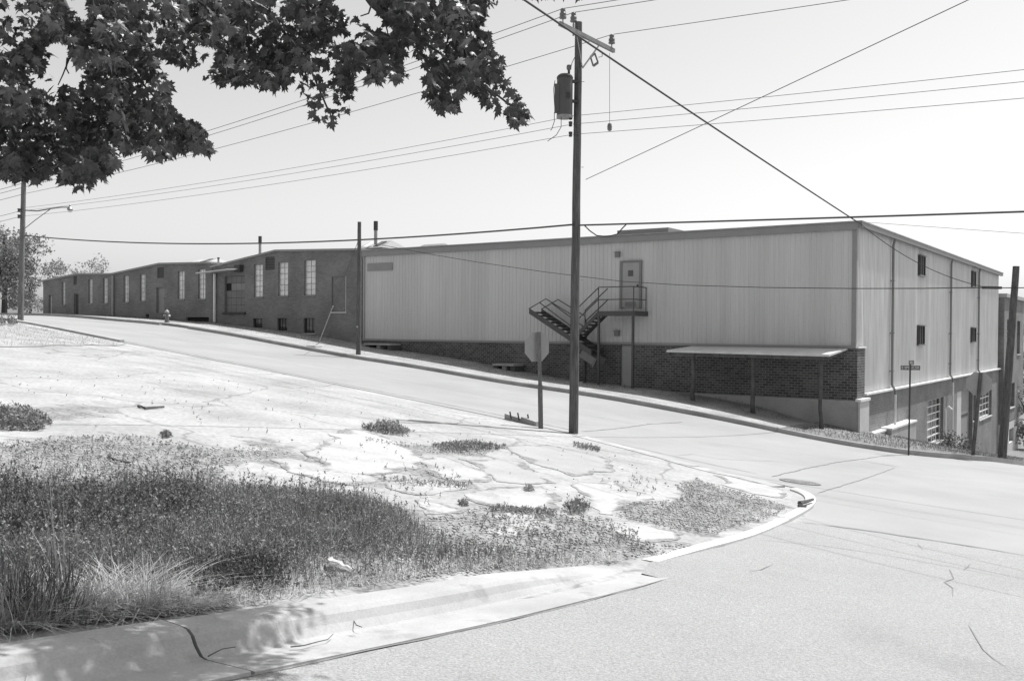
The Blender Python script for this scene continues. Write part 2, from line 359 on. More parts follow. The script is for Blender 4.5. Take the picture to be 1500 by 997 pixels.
KV = -4.8                                                       # kerb line of the long street, far side
edge_near = GP([(845, 636), (960, 664), (1042, 688), (1100, 699), (1165, 714), (1186, 722), (1196, 733), (1190, 745), (1150, 767), (1060, 800), (985, 822)])
gut_edge = suv((-6.12, -29.0), (-6.1, -31.2), (-6.1, -33.9), (-6.1, -40), (-6.1, -60))
far_kerb = [(70, KV), (1.2, KV), (-1.0, KV+.05), (-2.6, -4.35), (-3.9, -3.5), (-4.9, -2.2), (-5.5, -.4), (-5.75, 2), (-5.8, 60)]
mid = suv((-6.12, -29.0))
near_pts = suv((95, -15.5), (30.1, -15.5), (11.3, -15.5))
seam = GP([(1172, 764), (1500, 812)]); 
street_poly = suv(*[(95, KV)]+far_kerb[1:]+[(-18, 60), (-18, -24)])+[seam[1], seam[0]]+edge_near[8:0:-1][::1]
# street: far kerb -> side street -> seam -> around the corner kerb -> near edge back uphill
street_poly = suv(*[(95, KV)]+far_kerb[1:]+[(-18, 60), (-19, -22)])+[seam[1], seam[0]]+[edge_near[7], edge_near[6], edge_near[5], edge_near[4], edge_near[3], edge_near[2], edge_near[1], edge_near[0]]+near_pts[::-1]
street = sheet('street', street_poly, .0, M['street'], 1.0)
near_poly = [seam[0], seam[1]]+suv((-19, -22), (-19, -60), (-6.1, -60), (-6.1, -33.9), (-6.1, -31.2), (-6.07, -28.75), (-5.85, -28.72))+GP([(950, 824)])+[edge_near[9], edge_near[8]]
near_street = sheet('near_street', near_poly, .004, M['near'], .6)
cen = np.array(GP([(900, 720)])[0])
def outw(p, k=.45): d = np.array(p)-cen; return tuple(np.array(p)+d/np.linalg.norm(d)*k)
lot_poly = [edge_near[0]]+[outw(p) for p in edge_near[1:]]+suv((-6.0, -29.3), (-5.6, -31), (-5.55, -34), (-5.5, -45), (80, -45), (80, -15.5))+near_pts[1:]
lot = sheet('lot', lot_poly, -.012, M['lot'], .36)
GR = [[(1020,700),(1060,715),(1110,727),(1150,740),(1140,755),(1090,770),(1040,782),(1000,778),(940,765),(900,760),(915,740),(960,735),(990,715)],
 [(-160,648),(60,643),(170,636),(240,642),(300,655),(390,650),(430,665),(330,692),(300,730),(300,800),(-160,800)],
 [(690,745),(740,744),(850,752),(900,762),(960,800),(1010,795),(960,815),(880,826),(800,830),(600,850),(560,800),(600,770)],
 [(530,640),(640,655),(745,655),(700,668),(640,664),(560,650)], [(300,700),(560,730),(620,790),(600,850),(0,930),(-160,930),(-160,720)],
 [(330,668),(350,645),(400,640),(410,655),(440,665),(560,700),(640,703),(690,712),(560,715),(430,690)], [(640,664),(660,668),(640,690),(600,700),(585,694),(618,684)], [(-160,598),(0,594),(120,592),(180,600),(100,612),(-160,615)], [(690,745),(720,742),(830,750),(880,762),(850,770),(812,760),(740,752)]]
gp = [fract(GP(p), .14, 3) for p in GR]
def edge_dist(pts, poly):
    d = np.full(len(pts), 1e9)
    for i in range(len(poly)):
        a = np.array(poly[i]); b = np.array(poly[(i+1) % len(poly)]); ab = b-a; t = np.clip(((pts-a)@ab)/max(ab@ab, 1e-9), 0, 1); d = np.minimum(d, np.hypot(*(pts-(a+t[:, None]*ab)).T))
    return d
lv = np.empty(len(lot.data.vertices)*3, np.float32); lot.data.vertices.foreach_get('co', lv); lv = lv.reshape(-1, 3)[:, :2].astype(float); dirt = np.zeros(len(lv))
for g_ in gp:
    ins = inside(lv, g_); d = edge_dist(lv, g_); dirt = np.maximum(dirt, np.clip(.5+np.where(ins, d, -d)/.9, 0, 1))
att = lot.data.attributes.new('dirt', 'FLOAT', 'POINT'); att.data.foreach_set('value', dirt.astype(np.float32))

# verge between the far kerb and the buildings, and round the corner
def rise_v(XY):
    s, v = uv_of(XY[:, 0], XY[:, 1]); return .13*np.clip(-v/4.6, 0, 1)
verge = sheet('verge', suv((70, KV+.14), (1.2, KV+.14), (1.2, .3), (70, .3)), 0., M['verge'], .7, skirt=.3, rise=rise_v)
inner = [(s+.0, v) for s, v in far_kerb]
corner_verge = sheet('corner_verge', suv((1.2, KV+.14), (-.95, KV+.19), (-2.5, -4.21), (-3.78, -3.4), (-4.76, -2.12), (-5.36, -.36), (-5.6, 2), (-5.66, 45), (.0, 45), (0., .3), (1.2, .3)), .125, M['vergegrass'], .6, skirt=.3)

# ------------------------------------------------------------------ kerbs, swept in segments with joints
def resample(path, step):
    P = [Vector((p[0], p[1])) for p in path]; out = [P[0]]; acc = 0
    for a, b in zip(P, P[1:]):
        d = (b-a).length; n = max(1, int(d/step))
        out += [a+(b-a)*k/n for k in range(1, n+1)]
    return out
def smooth_path(path, it=2):
    P = [Vector((p[0], p[1])) for p in path]
    for _ in range(it):
        Q = [P[0]]
        for a, b in zip(P, P[1:]): Q += [a*.75+b*.25, a*.25+b*.75]
        P = Q+[P[-1]]
    return P
def sweep_kerb(name, path, prof, m, seglen, side=1, gap=.009, seg='kerb_segment', base=0., taper=0.):
    root = tag(empty(name, (path[0][0], path[0][1], H(*path[0][:2]))), kind='structure')
    P = resample(path, .3); L = [0]
    for a, b in zip(P, P[1:]): L.append(L[-1]+(b-a).length)
    tot = L[-1]; n = max(1, round(tot/seglen)); 
    def at(l):
        l = min(max(l, 0), tot); i = min(np.searchsorted(L, l), len(L)-1); i = max(i, 1)
        a, b = P[i-1], P[i]; t = (l-L[i-1])/max(L[i]-L[i-1], 1e-9); p = a+(b-a)*t
        i0, i1 = max(i-3, 0), min(i+2, len(P)-1); d = (P[i1]-P[i0]).normalized(); return p, Vector((-d.y, d.x))*side
    for k in range(n):
        a, b = tot*k/n+gap/2, tot*(k+1)/n-gap/2; c = max(2, int((b-a)/.3)); rows = []; jz = random.uniform(-.006, .006)
        for j in range(c+1):
            p, nr = at(a+(b-a)*j/c); h = H(p.x, p.y)+base+jz
            tz = 1 if not taper else .12+.88*min(1, (a+(b-a)*j/c)/taper)
            rows.append([Vector((p.x+nr.x*o, p.y+nr.y*o, h+(z*tz if z > 0 else z))) for o, z in prof])
        mb = MB()
        for r0, r1 in zip(rows, rows[1:]):
            for j in range(len(prof)-1): mb.quad(r0[j], r1[j], r1[j+1], r0[j+1])
        mb.poly(rows[0]); mb.poly(rows[-1][::-1])
        mb.build(seg, m, root)
    return root
KP = [(0, -.1), (0, .10), (.02, .135), (.06, .15), (.15, .15), (.15, -.1)]
sweep_kerb('kerb', smooth_path(suv(*[(60, KV), (36, KV)]), 0), KP, M['kerbdark'], 3.0, side=-1)
sweep_kerb('kerb', suv((33.5, KV), (1.2, KV)), KP, M['kerbdark'], 3.0, side=-1)
sweep_kerb('kerb', smooth_path(suv(*far_kerb[1:-1]+[(-5.8, 40)]), 2), KP, M['concrete'], 3.0, side=-1)
GPF = [(0, -.1), (0, .014), (.02, .016), (.36, -.002), (.40, .006), (.445, .05), (.475, .1), (.51, .124), (.55, .132), (.72, .136), (.72, -.1)]
sweep_kerb('gutter', suv((-6.1, -28.65), (-6.1, -31.2), (-6.1, -32.4), (-6.1, -33.33)), GPF, M['concrete'], 5.0, side=-1, seg='gutter_segment', taper=1.8, base=.008)
sweep_kerb('gutter', suv((-6.1, -33.345), (-6.1, -46)), GPF, M['concrete'], 3.0, side=-1, seg='gutter_segment', base=.008)
WP = [(0, -.1), (0, .03), (.03, .045), (.12, .05), (.17, .03), (.17, -.1)]
nose = GP([(962, 823), (1060, 800), (1110, 785), (1150, 767), (1178, 752), (1190, 744), (1197, 734), (1190, 725), (1170, 718)])
sweep_kerb('pale_kerb', smooth_path(nose, 2), WP, M['kerbwhite'], 2.4, side=1, taper=1.2)
KS = [(0, -.1), (0, .03), (.02, .04), (.3, .045), (.32, -.05)]
sweep_kerb('pale_kerb', smooth_path(GP([(1150, 713), (1100, 700), (1042, 689), (960, 665), (852, 638)]), 1), KS, M['concrete'], 2.6, side=1, base=-.01)
LK = [(0, -.1), (0, .06), (.03, .08), (.16, .08), (.18, -.1)]
sweep_kerb('pale_kerb', suv((23.0, -15.55), (34, -15.55)), LK, M['concrete'], 2.6, side=-1)
# dark gutter joint running along the near side of the street
def strip(name, pts, w, off, m, parent, jit=.3):
    P = resample(pts, .25); mb = MB(); rows = []
    for i, p in enumerate(P):
        d = (P[min(i+1, len(P)-1)]-P[max(i-1, 0)]).normalized(); n = Vector((-d.y, d.x)); ww = w*random.uniform(1-jit, 1+jit)*(.3 if i in (0, len(P)-1) else 1)
        p = p+n*random.uniform(-w, w)*.6; h = H(p.x, p.y)+off
        rows.append((Vector((p.x-n.x*ww/2, p.y-n.y*ww/2, h)), Vector((p.x+n.x*ww/2, p.y+n.y*ww/2, h))))
    for a, b in zip(rows, rows[1:]): mb.quad(a[0], b[0], b[1], a[1])
    o = mb.build(name, m, parent)
    if sum(p.normal.z for p in o.data.polygons) < 0: o.data.flip_normals()
    return o
def crack(px, w, parent, off=.008): return strip('crack', GP(px), w*.62, off, M['tar'], parent)
strip('crack', suv((40, -15.1), (3, -15.1)), .045, .008, M['tar'], street)
strip('crack', suv((36, -10.2), (4, -10.1)), .02, .008, M['tar'], street)
crack([(852, 632), (900, 628), (950, 621), (1000, 618)], .06, street)
crack([(860, 640), (960, 662), (1060, 684), (1110, 694)], .05, street)
crack([(992, 667), (1015, 665), (1050, 672), (1150, 676)], .03, street)
crack([(1130, 698), (1180, 686), (1225, 677), (1290, 668), (1330, 666)], .06, street)
crack([(1198, 722), (1260, 703), (1310, 685)], .035, street)
crack([(1262, 675), (1320, 684)], .06, street)
crack([(1175, 765), (1250, 774), (1330, 786), (1420, 800), (1500, 814)], .07, near_street, .011)
crack([(1110, 791), (1200, 799), (1290, 812), (1400, 832), (1470, 845)], .018, near_street, .011)
crack([(1390, 834), (1397, 848), (1383, 853), (1396, 862), (1396, 875)], .018, near_street, .011)
crack([(1411, 836), (1422, 826)], .014, near_street, .011)
crack([(1418, 916), (1430, 935), (1440, 952), (1455, 965), (1475, 978)], .016, near_street, .011)
crack([(1428, 885), (1450, 899)], .012, near_street, .011)
crack([(1095, 838), (1115, 835), (1135, 826)], .014, near_street, .011)
crack([(1342, 795), (1352, 806)], .014, near_street, .011)
strip('crack', suv((-6.11, -28.8), (-6.11, -46)), .009, .012, M['tar'], near_street, .6)
# asphalt cover: manhole
mp_ = G(1172, 706); mh = thing('manhole_cover', 'round cast iron manhole cover in the street near the corner kerb', 'manhole', mp_)
def flat_ring(c, r0, r1, z, n=28):
    mb = MB()
    for k in range(n):
        a, b = 2*math.pi*k/n, 2*math.pi*(k+1)/n
        q = [(r0, a), (r1, a), (r1, b), (r0, b)]
        pts = [Vector((c.x+r*math.cos(t), c.y+r*math.sin(t), 0)) for r, t in q]
        mb.quad(*[Vector((p.x, p.y, H(p.x, p.y)+z)) for p in pts])
    return mb
flat_ring(mp_, .30, .40, .014).build('rim', M['iron'], mh)
flat_ring(mp_, .002, .285, .010).build('lid', M['street'], mh)
for k in range(4): flat_ring(mp_, .05+k*.06, .075+k*.06, .014).build('lid_rib', M['iron'], mh)

# ------------------------------------------------------------------ broken concrete slabs and gravel on the lot
SL = [[(500,629),(521,627),(567,640),(615,661),(628,672),(617,685),(580,691),(527,695),(470,693),(440,660)],
 [(644,667),(671,675),(708,688),(719,699),(711,705),(665,704),(644,699),(623,688)],
 [(671,671),(727,671),(769,676),(788,690),(815,707),(767,708),(727,704),(721,696),(703,685)],
 [(687,720),(727,712),(793,711),(820,725),(820,744),(780,747),(727,741),(692,733)],
 [(713,752),(740,748),(780,753),(812,768),(815,779),(767,785),(727,784),(711,768)],
 [(607,731),(647,736),(684,747),(649,751),(623,752)],
 [(858,764),(903,765),(951,769),(1002,780),(983,791),(943,793),(890,780)],
 [(850,705),(903,705),(957,727),(951,737),(917,735),(911,745),(898,753),(879,751),(866,727)],
 [(1046,694),(1090,701),(1130,711),(1152,721),(1138,728),(1103,722),(1058,709)],
 [(395,672),(430,668),(560,699),(520,710),(470,704),(420,690)],
 [(565,706),(600,702),(690,710),(680,716),(610,724),(575,716)],
 [(730,652),(800,650),(880,668),(900,690),(840,697),(800,684),(760,668)]]
for i, p in enumerate(SL):
    fp = fract(GP(p), .13, 5); o = sheet('slab', fp, -.005, M['slabgrey'] if i in (2, 11) else M['slab'], .16, skirt=.04, parent=lot)
    c = np.empty(len(o.data.vertices)*3, np.float32); o.data.vertices.foreach_get('co', c); c = c.reshape(-1, 3)[:, :2].astype(float); d = edge_dist(c, fp)
    o.data.attributes.new('dirt', 'FLOAT', 'POINT').data.foreach_set('value', np.clip(.78-d/.32, 0, 1).astype(np.float32))

# ------------------------------------------------------------------ walls with openings
def wall(T, s0, s1, zb, zt, holes, rev=.18, knots=(), uvo=0.):
    """T(s, d, z): d = depth inwards. zb, zt functions of s. holes: (s0, s1, z0, z1)"""
    mb = MB(); ks = sorted(set([s0, s1]+[k for k in knots if s0 < k < s1]+[h[i] for h in holes for i in (0, 1)]))
    def q(a, b, za0, zb0, za1, zb1): mb.quad(T(a, 0, za0), T(b, 0, zb0), T(b, 0, zb1), T(a, 0, za1), uv=[(a, za0), (b, zb0), (b, zb1), (a, za1)])
    for a, b in zip(ks, ks[1:]):
        if b-a < 1e-5: continue
        hs = sorted([h for h in holes if h[0] <= a+1e-6 and h[1] >= b-1e-6], key=lambda h: h[2])
        la, lb = zb(a), zb(b)
        for h in hs: q(a, b, la, lb, h[2], h[2]); la = lb = h[3]
        q(a, b, la, lb, zt(a), zt(b))
    for (a, b, z0, z1) in holes:
        mb.quad(T(a, 0, z0), T(a, rev, z0), T(a, rev, z1), T(a, 0, z1), uv=[(0, z0), (rev, z0), (rev, z1), (0, z1)])
        mb.quad(T(b, 0, z0), T(b, 0, z1), T(b, rev, z1), T(b, rev, z0), uv=[(0, z0), (0, z1), (rev, z1), (rev, z0)])
        mb.quad(T(a, 0, z1), T(a, rev, z1), T(b, rev, z1), T(b, 0, z1), uv=[(a, 0), (a, rev), (b, rev), (b, 0)])
        mb.quad(T(a, 0, z0), T(b, 0, z0), T(b, rev, z0), T(a, rev, z0), uv=[(a, 0), (b, 0), (b, rev), (a, rev)])
    return mb
def interp(kn): xs_ = [k[0] for k in kn]; ys_ = [k[1] for k in kn]; return lambda s: float(np.interp(s, xs_, ys_))
def RV(x0, y0, x1, y1, v=0.):                 # photo rectangle on the facade plane -> s0, s1, z0, z1
    ym = (y0+y1)/2; sa = onV(x1, ym, v)[0]; sb = onV(x0, ym, v)[0]; xm = (x0+x1)/2
    return sa, sb, onV(xm, y1, v)[1], onV(xm, y0, v)[1]
def RU(x0, y0, x1, y1, s=0.):
    ym = (y0+y1)/2; a = onU(x0, ym, s)[0]; b = onU(x1, ym, s)[0]; xm = (x0+x1)/2
    return a, b, onU(xm, y1, s)[1], onU(xm, y0, s)[1]
def window(parent, T, r, nc, nr, d=.1, m='pane', bar='dark', sill=True, fw=.03, bw_=.013, skip=()):
    """steel sash in an opening; T(s, depth inwards, z)"""
    a, b, z0, z1 = r; mb = MB()
    mb.box(a, a+fw, d-.03, d+.05, z0, z1, T); mb.box(b-fw, b, d-.03, d+.05, z0, z1, T); mb.box(a+fw, b-fw, d-.03, d+.05, z0, z0+fw, T); mb.box(a+fw, b-fw, d-.03, d+.05, z1-fw, z1, T)
    for j in range(1, nr):
        z = z0+(z1-z0)*j/nr; k = 2.6 if j in (2, 4) and bw_ < .02 and nr > 4 else 1; mb.box(a+fw, b-fw, d-.02, d+.045, z-bw_*k/2, z+bw_*k/2, T)
    for i in range(1, nc):
        s = a+(b-a)*i/nc; mb.box(s-bw_/2, s+bw_/2, d-.015, d+.04, z0+fw, z1-fw, T)
    w = mb.build('window', M[bar], parent)
    for i in range(nc):
        for j in range(nr):
            sa, sb = a+(b-a)*i/nc, a+(b-a)*(i+1)/nc; za, zb = z0+(z1-z0)*j/nr, z0+(z1-z0)*(j+1)/nr
            mm = M['panedark'] if (i, j) in skip else M[m]
            MB().box(sa+.004, sb-.004, d+.012, d+.02, za+.004, zb-.004, T).build('pane', mm, w)
    if sill: MB().box(a-.05, b+.05, -.05, d-.035, z0-.07, z0-.004, T).build('sill', M['trim'] if m == 'pane' else M['plinthlit'], w)
    return w

# ------------------------------------------------------------------ metal warehouse
ZT, ZB, ZS, ZP = 4.17, -.5, -2.35, -2.5
wh = thing('metal_warehouse', 'long ribbed metal warehouse on a dark brick base at the street corner', 'warehouse', W(0, 0, -4.2))
LEN, DEP = 25.3, 35.6
def Tf(s, d, z): return W(s, d, z)              # front facade: depth inwards = +v
def Tsd(v, d, z): return W(d, v, z)             # side wall: depth inwards = +s
def rib_panel(width, z0, z1, T, r=.022):
    mb = MB(); n = round(width/.2); pr = []
    for k in range(n): pr += [(k*.2, 0), (k*.2+.125, 0), (k*.2+.145, -r), (k*.2+.18, -r)]
    pr.append((width, 0))
    for (a, da), (b, db) in zip(pr, pr[1:]): mb.quad(T(a, da, z0), T(b, db, z0), T(b, db, z1), T(a, da, z1))
    return mb
def panels(T, n, width, z0, z1, m, start=0.):
    off = T(start, 0, z0); mb = rib_panel(width, z0, z1, lambda s, d, z: T(s+start, d, z))
    o0 = mb.build('cladding_panel', m, None, loc=off); o0.parent = wh; o0.location = off-wh.location
    for k in range(1, n):
        o = o0.copy(); COL.objects.link(o); o.parent = wh; o.location = T(start+width*k, 0, z0)-wh.location
nf = 31; wf = 25.2/nf
panels(Tf, 31, .812, ZB-.02, ZT-.02, M['clad'], .12)
panels(Tsd, 43, .8, ZS, ZT-.02, M['clad_side'], 1.0)
panels(Tsd, 1, .8, ZB-.02, ZT-.02, M['clad_side'], .16)
# closed body behind the sheets
MB().box(.55, LEN-.02, .3, DEP-.02, -8.5, ZT-.06).build('inner_wall', M['plinth'], wh)
mb = MB(); mb.box(-.28, LEN+.05, -.22, DEP+.05, ZT-.02, ZT+.03); mb.build('roof', M['roof'], wh)
mb = MB(); mb.box(-.12, LEN, -.16, -.05, ZT-.30, ZT-.025); mb.build('fascia', M['fascia'], wh)
mb = MB(); mb.box(-.26, -.11, -.16, DEP, ZT-.2, ZT-.025); mb.build('gutter', M['trim'], wh)
MB().box(-.06, .115, -.06, .155, ZB+.01, ZT-.305).build('corner_trim', M['fascia'], wh)
MB().box(LEN-.09, LEN+.02, -.06, .1, ZB, ZT-.305).build('corner_trim', M['signback'], wh)
MB().box(-.04, LEN, -.1, -.045, ZB-.06, ZB+.03).build('drip_flashing', M['fascia'], wh)
ld = RV(910, 500, 930, 568)
ld = (ld[0], ld[1], -2.45, ZB-.1)
zbf = lambda s: -2.5
mb = wall(lambda s, d, z: W(s, d-.06, z), -.12, LEN+.02, lambda s: -2.52, lambda s: ZB-.062, [ld], rev=.14)
T2 = lambda v, d, z: W(d-.12, v, z)
q = MB(); mb.quad(T2(-.06, 0, -2.52), T2(1.0, 0, -2.52), T2(1.0, 0, ZB-.062), T2(-.06, 0, ZB-.062), uv=[(-.06, -2.52), (1, -2.52), (1, ZB-.06), (-.06, ZB-.06)])
mb.quad(T2(1.0, 0, -2.52), T2(1.0, .3, -2.52), T2(1.0, .3, ZB-.062), T2(1.0, 0, ZB-.062), uv=[(0, 0), (.3, 0), (.3, 2), (0, 2)])
mb.build('brick_wall', M['brick1'], wh)
MB().box(-.17, -.06, -.1, 1.05, ZB-.06, ZB-.0).build('coping', M['white'], wh)
mb = MB(); mb.box(-.2, 20, -.11, -.0, -4.6, -2.523); mb.build('plinth', M['plinth'], wh)
mb = MB(); mb.box(-.26, -.19, -.16, 1.15, -5.2, -2.56); mb.build('corner_block', M['plinthlit'], wh)  # sunlit side of the plinth, brightness put into its paler colour
MB().box(-.3, -.1, -.2, 1.2, -2.555, -2.46).build('block_cap', M['white'], wh)
d0 = MB().box(ld[0]+.0, ld[1]-.0, .03, .07, ld[2], ld[3], Tf).build('door', M['door'], wh)
MB().box(ld[0]+.55, ld[1]-.12, .018, .028, ld[3]-.5, ld[3]-.36, Tf).build('notice', M['white'], d0)
MB().box(ld[0]+.02, ld[0]+.1, -.02, .029, ld[2]+.95, ld[2]+1.02, Tf).build('handle', M['dark'], d0)
# upper door on the fire escape landing
ud = RV(909.5, 381.7, 940.6, 452)
d1 = MB().box(ud[0]+.1, ud[1]-.1, -.07, -.045, ud[2]+.05, ud[3]-.08).build('door', M['door'], wh)
mb = MB(); mb.box(ud[0], ud[0]+.095, -.1, .0, ud[2], ud[3]); mb.box(ud[1]-.095, ud[1], -.1, .0, ud[2], ud[3]); mb.box(ud[0]+.095, ud[1]-.095, -.1, .0, ud[3]-.07, ud[3]); mb.build('frame', M['trim'], d1)
sm = (ud[0]+ud[1])/2
MB().box(sm-.12, sm+.12, -.085, -.072, ud[3]-.68, ud[3]-.42).build('pane', M['panedark'], d1)
MB().box(ud[0]+.14, ud[0]+.2, -.12, -.072, ud[2]+.95, ud[2]+1.03).build('handle', M['dark'], d1)
MB().box(ud[0]+.25, ud[1]-.25, -.08, -.072, ud[2]+.1, ud[2]+.3).build('kick_plate', M['trim'], d1)
for r in ((903, 370, 909, 377), (902, 485, 908.5, 492)):
    a = RV(*r); lb = MB().box(a[0], a[1], -.16, -.04, a[2], a[3]).build('wall_lamp', M['trim'], wh)
    MB().box(a[0]-.03, a[1]+.03, -.19, -.04, a[3]+.003, a[3]+.03).build('hood', M['steel'], lb)
a = RV(539, 385.5, 576, 396.5); MB().box(a[0], a[1], -.055, -.042, a[2], a[3]).build('blank_panel', M['fascia'], wh)
# roof hatch and small roof things
a = RV(896, 337, 962, 343); MB().box(a[0]-.3, a[1], .5, 3.2, ZT+.03, ZT+.3).build('roof_hatch', M['trim'], wh)
h0 = onV(608, 362, 1.)[0]; mb = MB(); 
for v0 in (1.,): mb.hexa([W(h0-1.6, v0, ZT+.03), W(h0+.2, v0, ZT+.03), W(h0+.2, v0+1.5, ZT+.03), W(h0-1.6, v0+1.5, ZT+.03), W(h0-1.4, v0+.7, ZT+.34), W(h0, v0+.7, ZT+.34), W(h0, v0+.8, ZT+.34), W(h0-1.4, v0+.8, ZT+.34)])
mb.build('skylight', M['trim'], wh)
# side wall: ledge, brick, downpipes, louvres, windows, door
def zside(v): return -8.5
w1 = RU(1356, 584, 1380, 649); w2 = RU(1433, 573, 1451, 611); dr = RU(1400, 571, 1423, 652); dr = (dr[0], dr[1], -7.0, dr[3]); w3 = RU(1424, 575, 1428, 616)
mb = wall(lambda v, d, z: W(d-.06, v, z), 1.0, DEP, lambda v: -9, lambda v: ZS-.03, [w1, dr, w3, w2], rev=.35)
mb.build('side_brick_wall', M['brick3'], wh)
MB().box(-.2, -.04, 1.06, DEP+.02, ZS-.028, ZS+.05).build('ledge', M['white'], wh)
Tw = lambda v, d, z: W(d-.06, v, z)
window(wh, Tw, w1, 4, 6, d=.18, m='panedark', bar='white', fw=.06, bw_=.05)
window(wh, Tw, w2, 4, 4, d=.18, m='panedark', bar='white', fw=.06, bw_=.06)
window(wh, Tw, w3, 2, 4, d=.18, m='panedark', bar='white', fw=.06, bw_=.06)
dd = MB().box(dr[0]+1.6, dr[1]-.05, .2, .26, dr[2], dr[3]-.02, Tw).build('door', M['doorgrey'], wh)
MB().box(dr[0]+.03, dr[0]+1.55, .05, .12, dr[2], dr[3]-.02, Tw).build('door_leaf', M['doorpale'], wh)
MB().box(dr[0]+2.0, dr[1]-.5, .185, .198, dr[3]-1.6, dr[3]-1.45, Tw).build('handle', M['dark'], dd)
for px_, yt, yb, yg in ((1309, 352, 566, 650), (1394, 381, 553, 632), (1434.8, 394, 543, 0)):
    v = onU(px_, 450, -.15)[0]
    dp = MB().tube([W(-.18, v, ZT-.22), W(-.12, v, ZT-.45), W(-.12, v, ZS+.2), W(-.26, v-.02, ZS-.05), W(-.27, v-.02, ZS-.2)], .055, 8).build('downpipe', M['trim'], wh)
    if yg: MB().tube([W(-.27, v-.02, ZS-.12), W(-.27, v-.02, ZS-3.6)], .05, 8).build('lower_pipe', M['white'], dp)
    for zz in (2.2, 0, -1.6): MB().box(-.185, -.03, v-.075, v+.075, zz, zz+.05).build('pipe_strap', M['trim'], dp)
def louvre(r):
    a, b, z0, z1 = r; k_ = (b-a)*.1; a += k_; b -= k_
    bx = MB(); bx.box(-.11, -.03, a, a+.05, z0, z1); bx.box(-.11, -.03, b-.05, b, z0, z1); bx.box(-.11, -.03, a+.05, b-.05, z0, z0+.04); bx.box(-.11, -.03, a+.05, b-.05, z1-.04, z1)
    o = bx.build('louvre_vent', M['dark'], wh)
    MB().box(-.045, -.036, a+.05, b-.05, z0+.04, z1-.04).build('backing', M['black'], o)
    MB().box(-.17, -.03, a-.03, b+.03, z1+.004, z1+.035).build('hood', M['trim'], o)
    n = 3
    for k in range(1, n): v = a+(b-a)*k/n; MB().box(-.1, -.05, v-.03, v+.03, z0+.04, z1-.04).build('bar', M['steel'], o)
    MB().box(-.14, -.03, a-.03, b+.03, z0-.05, z0-.004).build('sill', M['trim'], o)
for r in ((1343, 375, 1353.5, 403.5), (1421, 398, 1428, 420), (1341, 477, 1352.5, 504.5), (1420, 480, 1428, 500.5)): louvre(RU(*r))
# ledges and projecting concrete box at the foot of the side wall
MB().box(-.28, -.065, 1.25, 3.66, -5.9, -3.95).build('side_plinth', M['plinth'], wh)
MB().box(-.32, -.065, 1.25, 3.66, -3.947, -3.88).build('plinth_cap', M['white'], wh)
MB().box(-.5, -.07, 3.7, 8.2, -6.6, -3.9).build('areaway_wall', M['plinth'], wh)
MB().box(-.53, -.07, 3.67, 8.24, -3.897, -3.82).build('areaway_cap', M['white'], wh)
vm = onU(1388, 620, -.3)[0]
g = MB().tube([W(-.2, vm, -6.2), W(-.2, vm, -3.9), W(-.35, vm, -3.75), W(-.5, vm, -3.9)], .06, 8).build('vent_pipe', M['white'], wh)
gm = MB().box(-.45, -.15, vm+.3, vm+.9, -6.1, -5.5).build('gas_meter', M['steel'], wh)
MB().tube([W(-.3, vm+.6, -5.5), W(-.3, vm+.6, -5.2), W(-.1, vm+.6, -5.1)], .04, 6).build('pipe', M['steel'], gm)

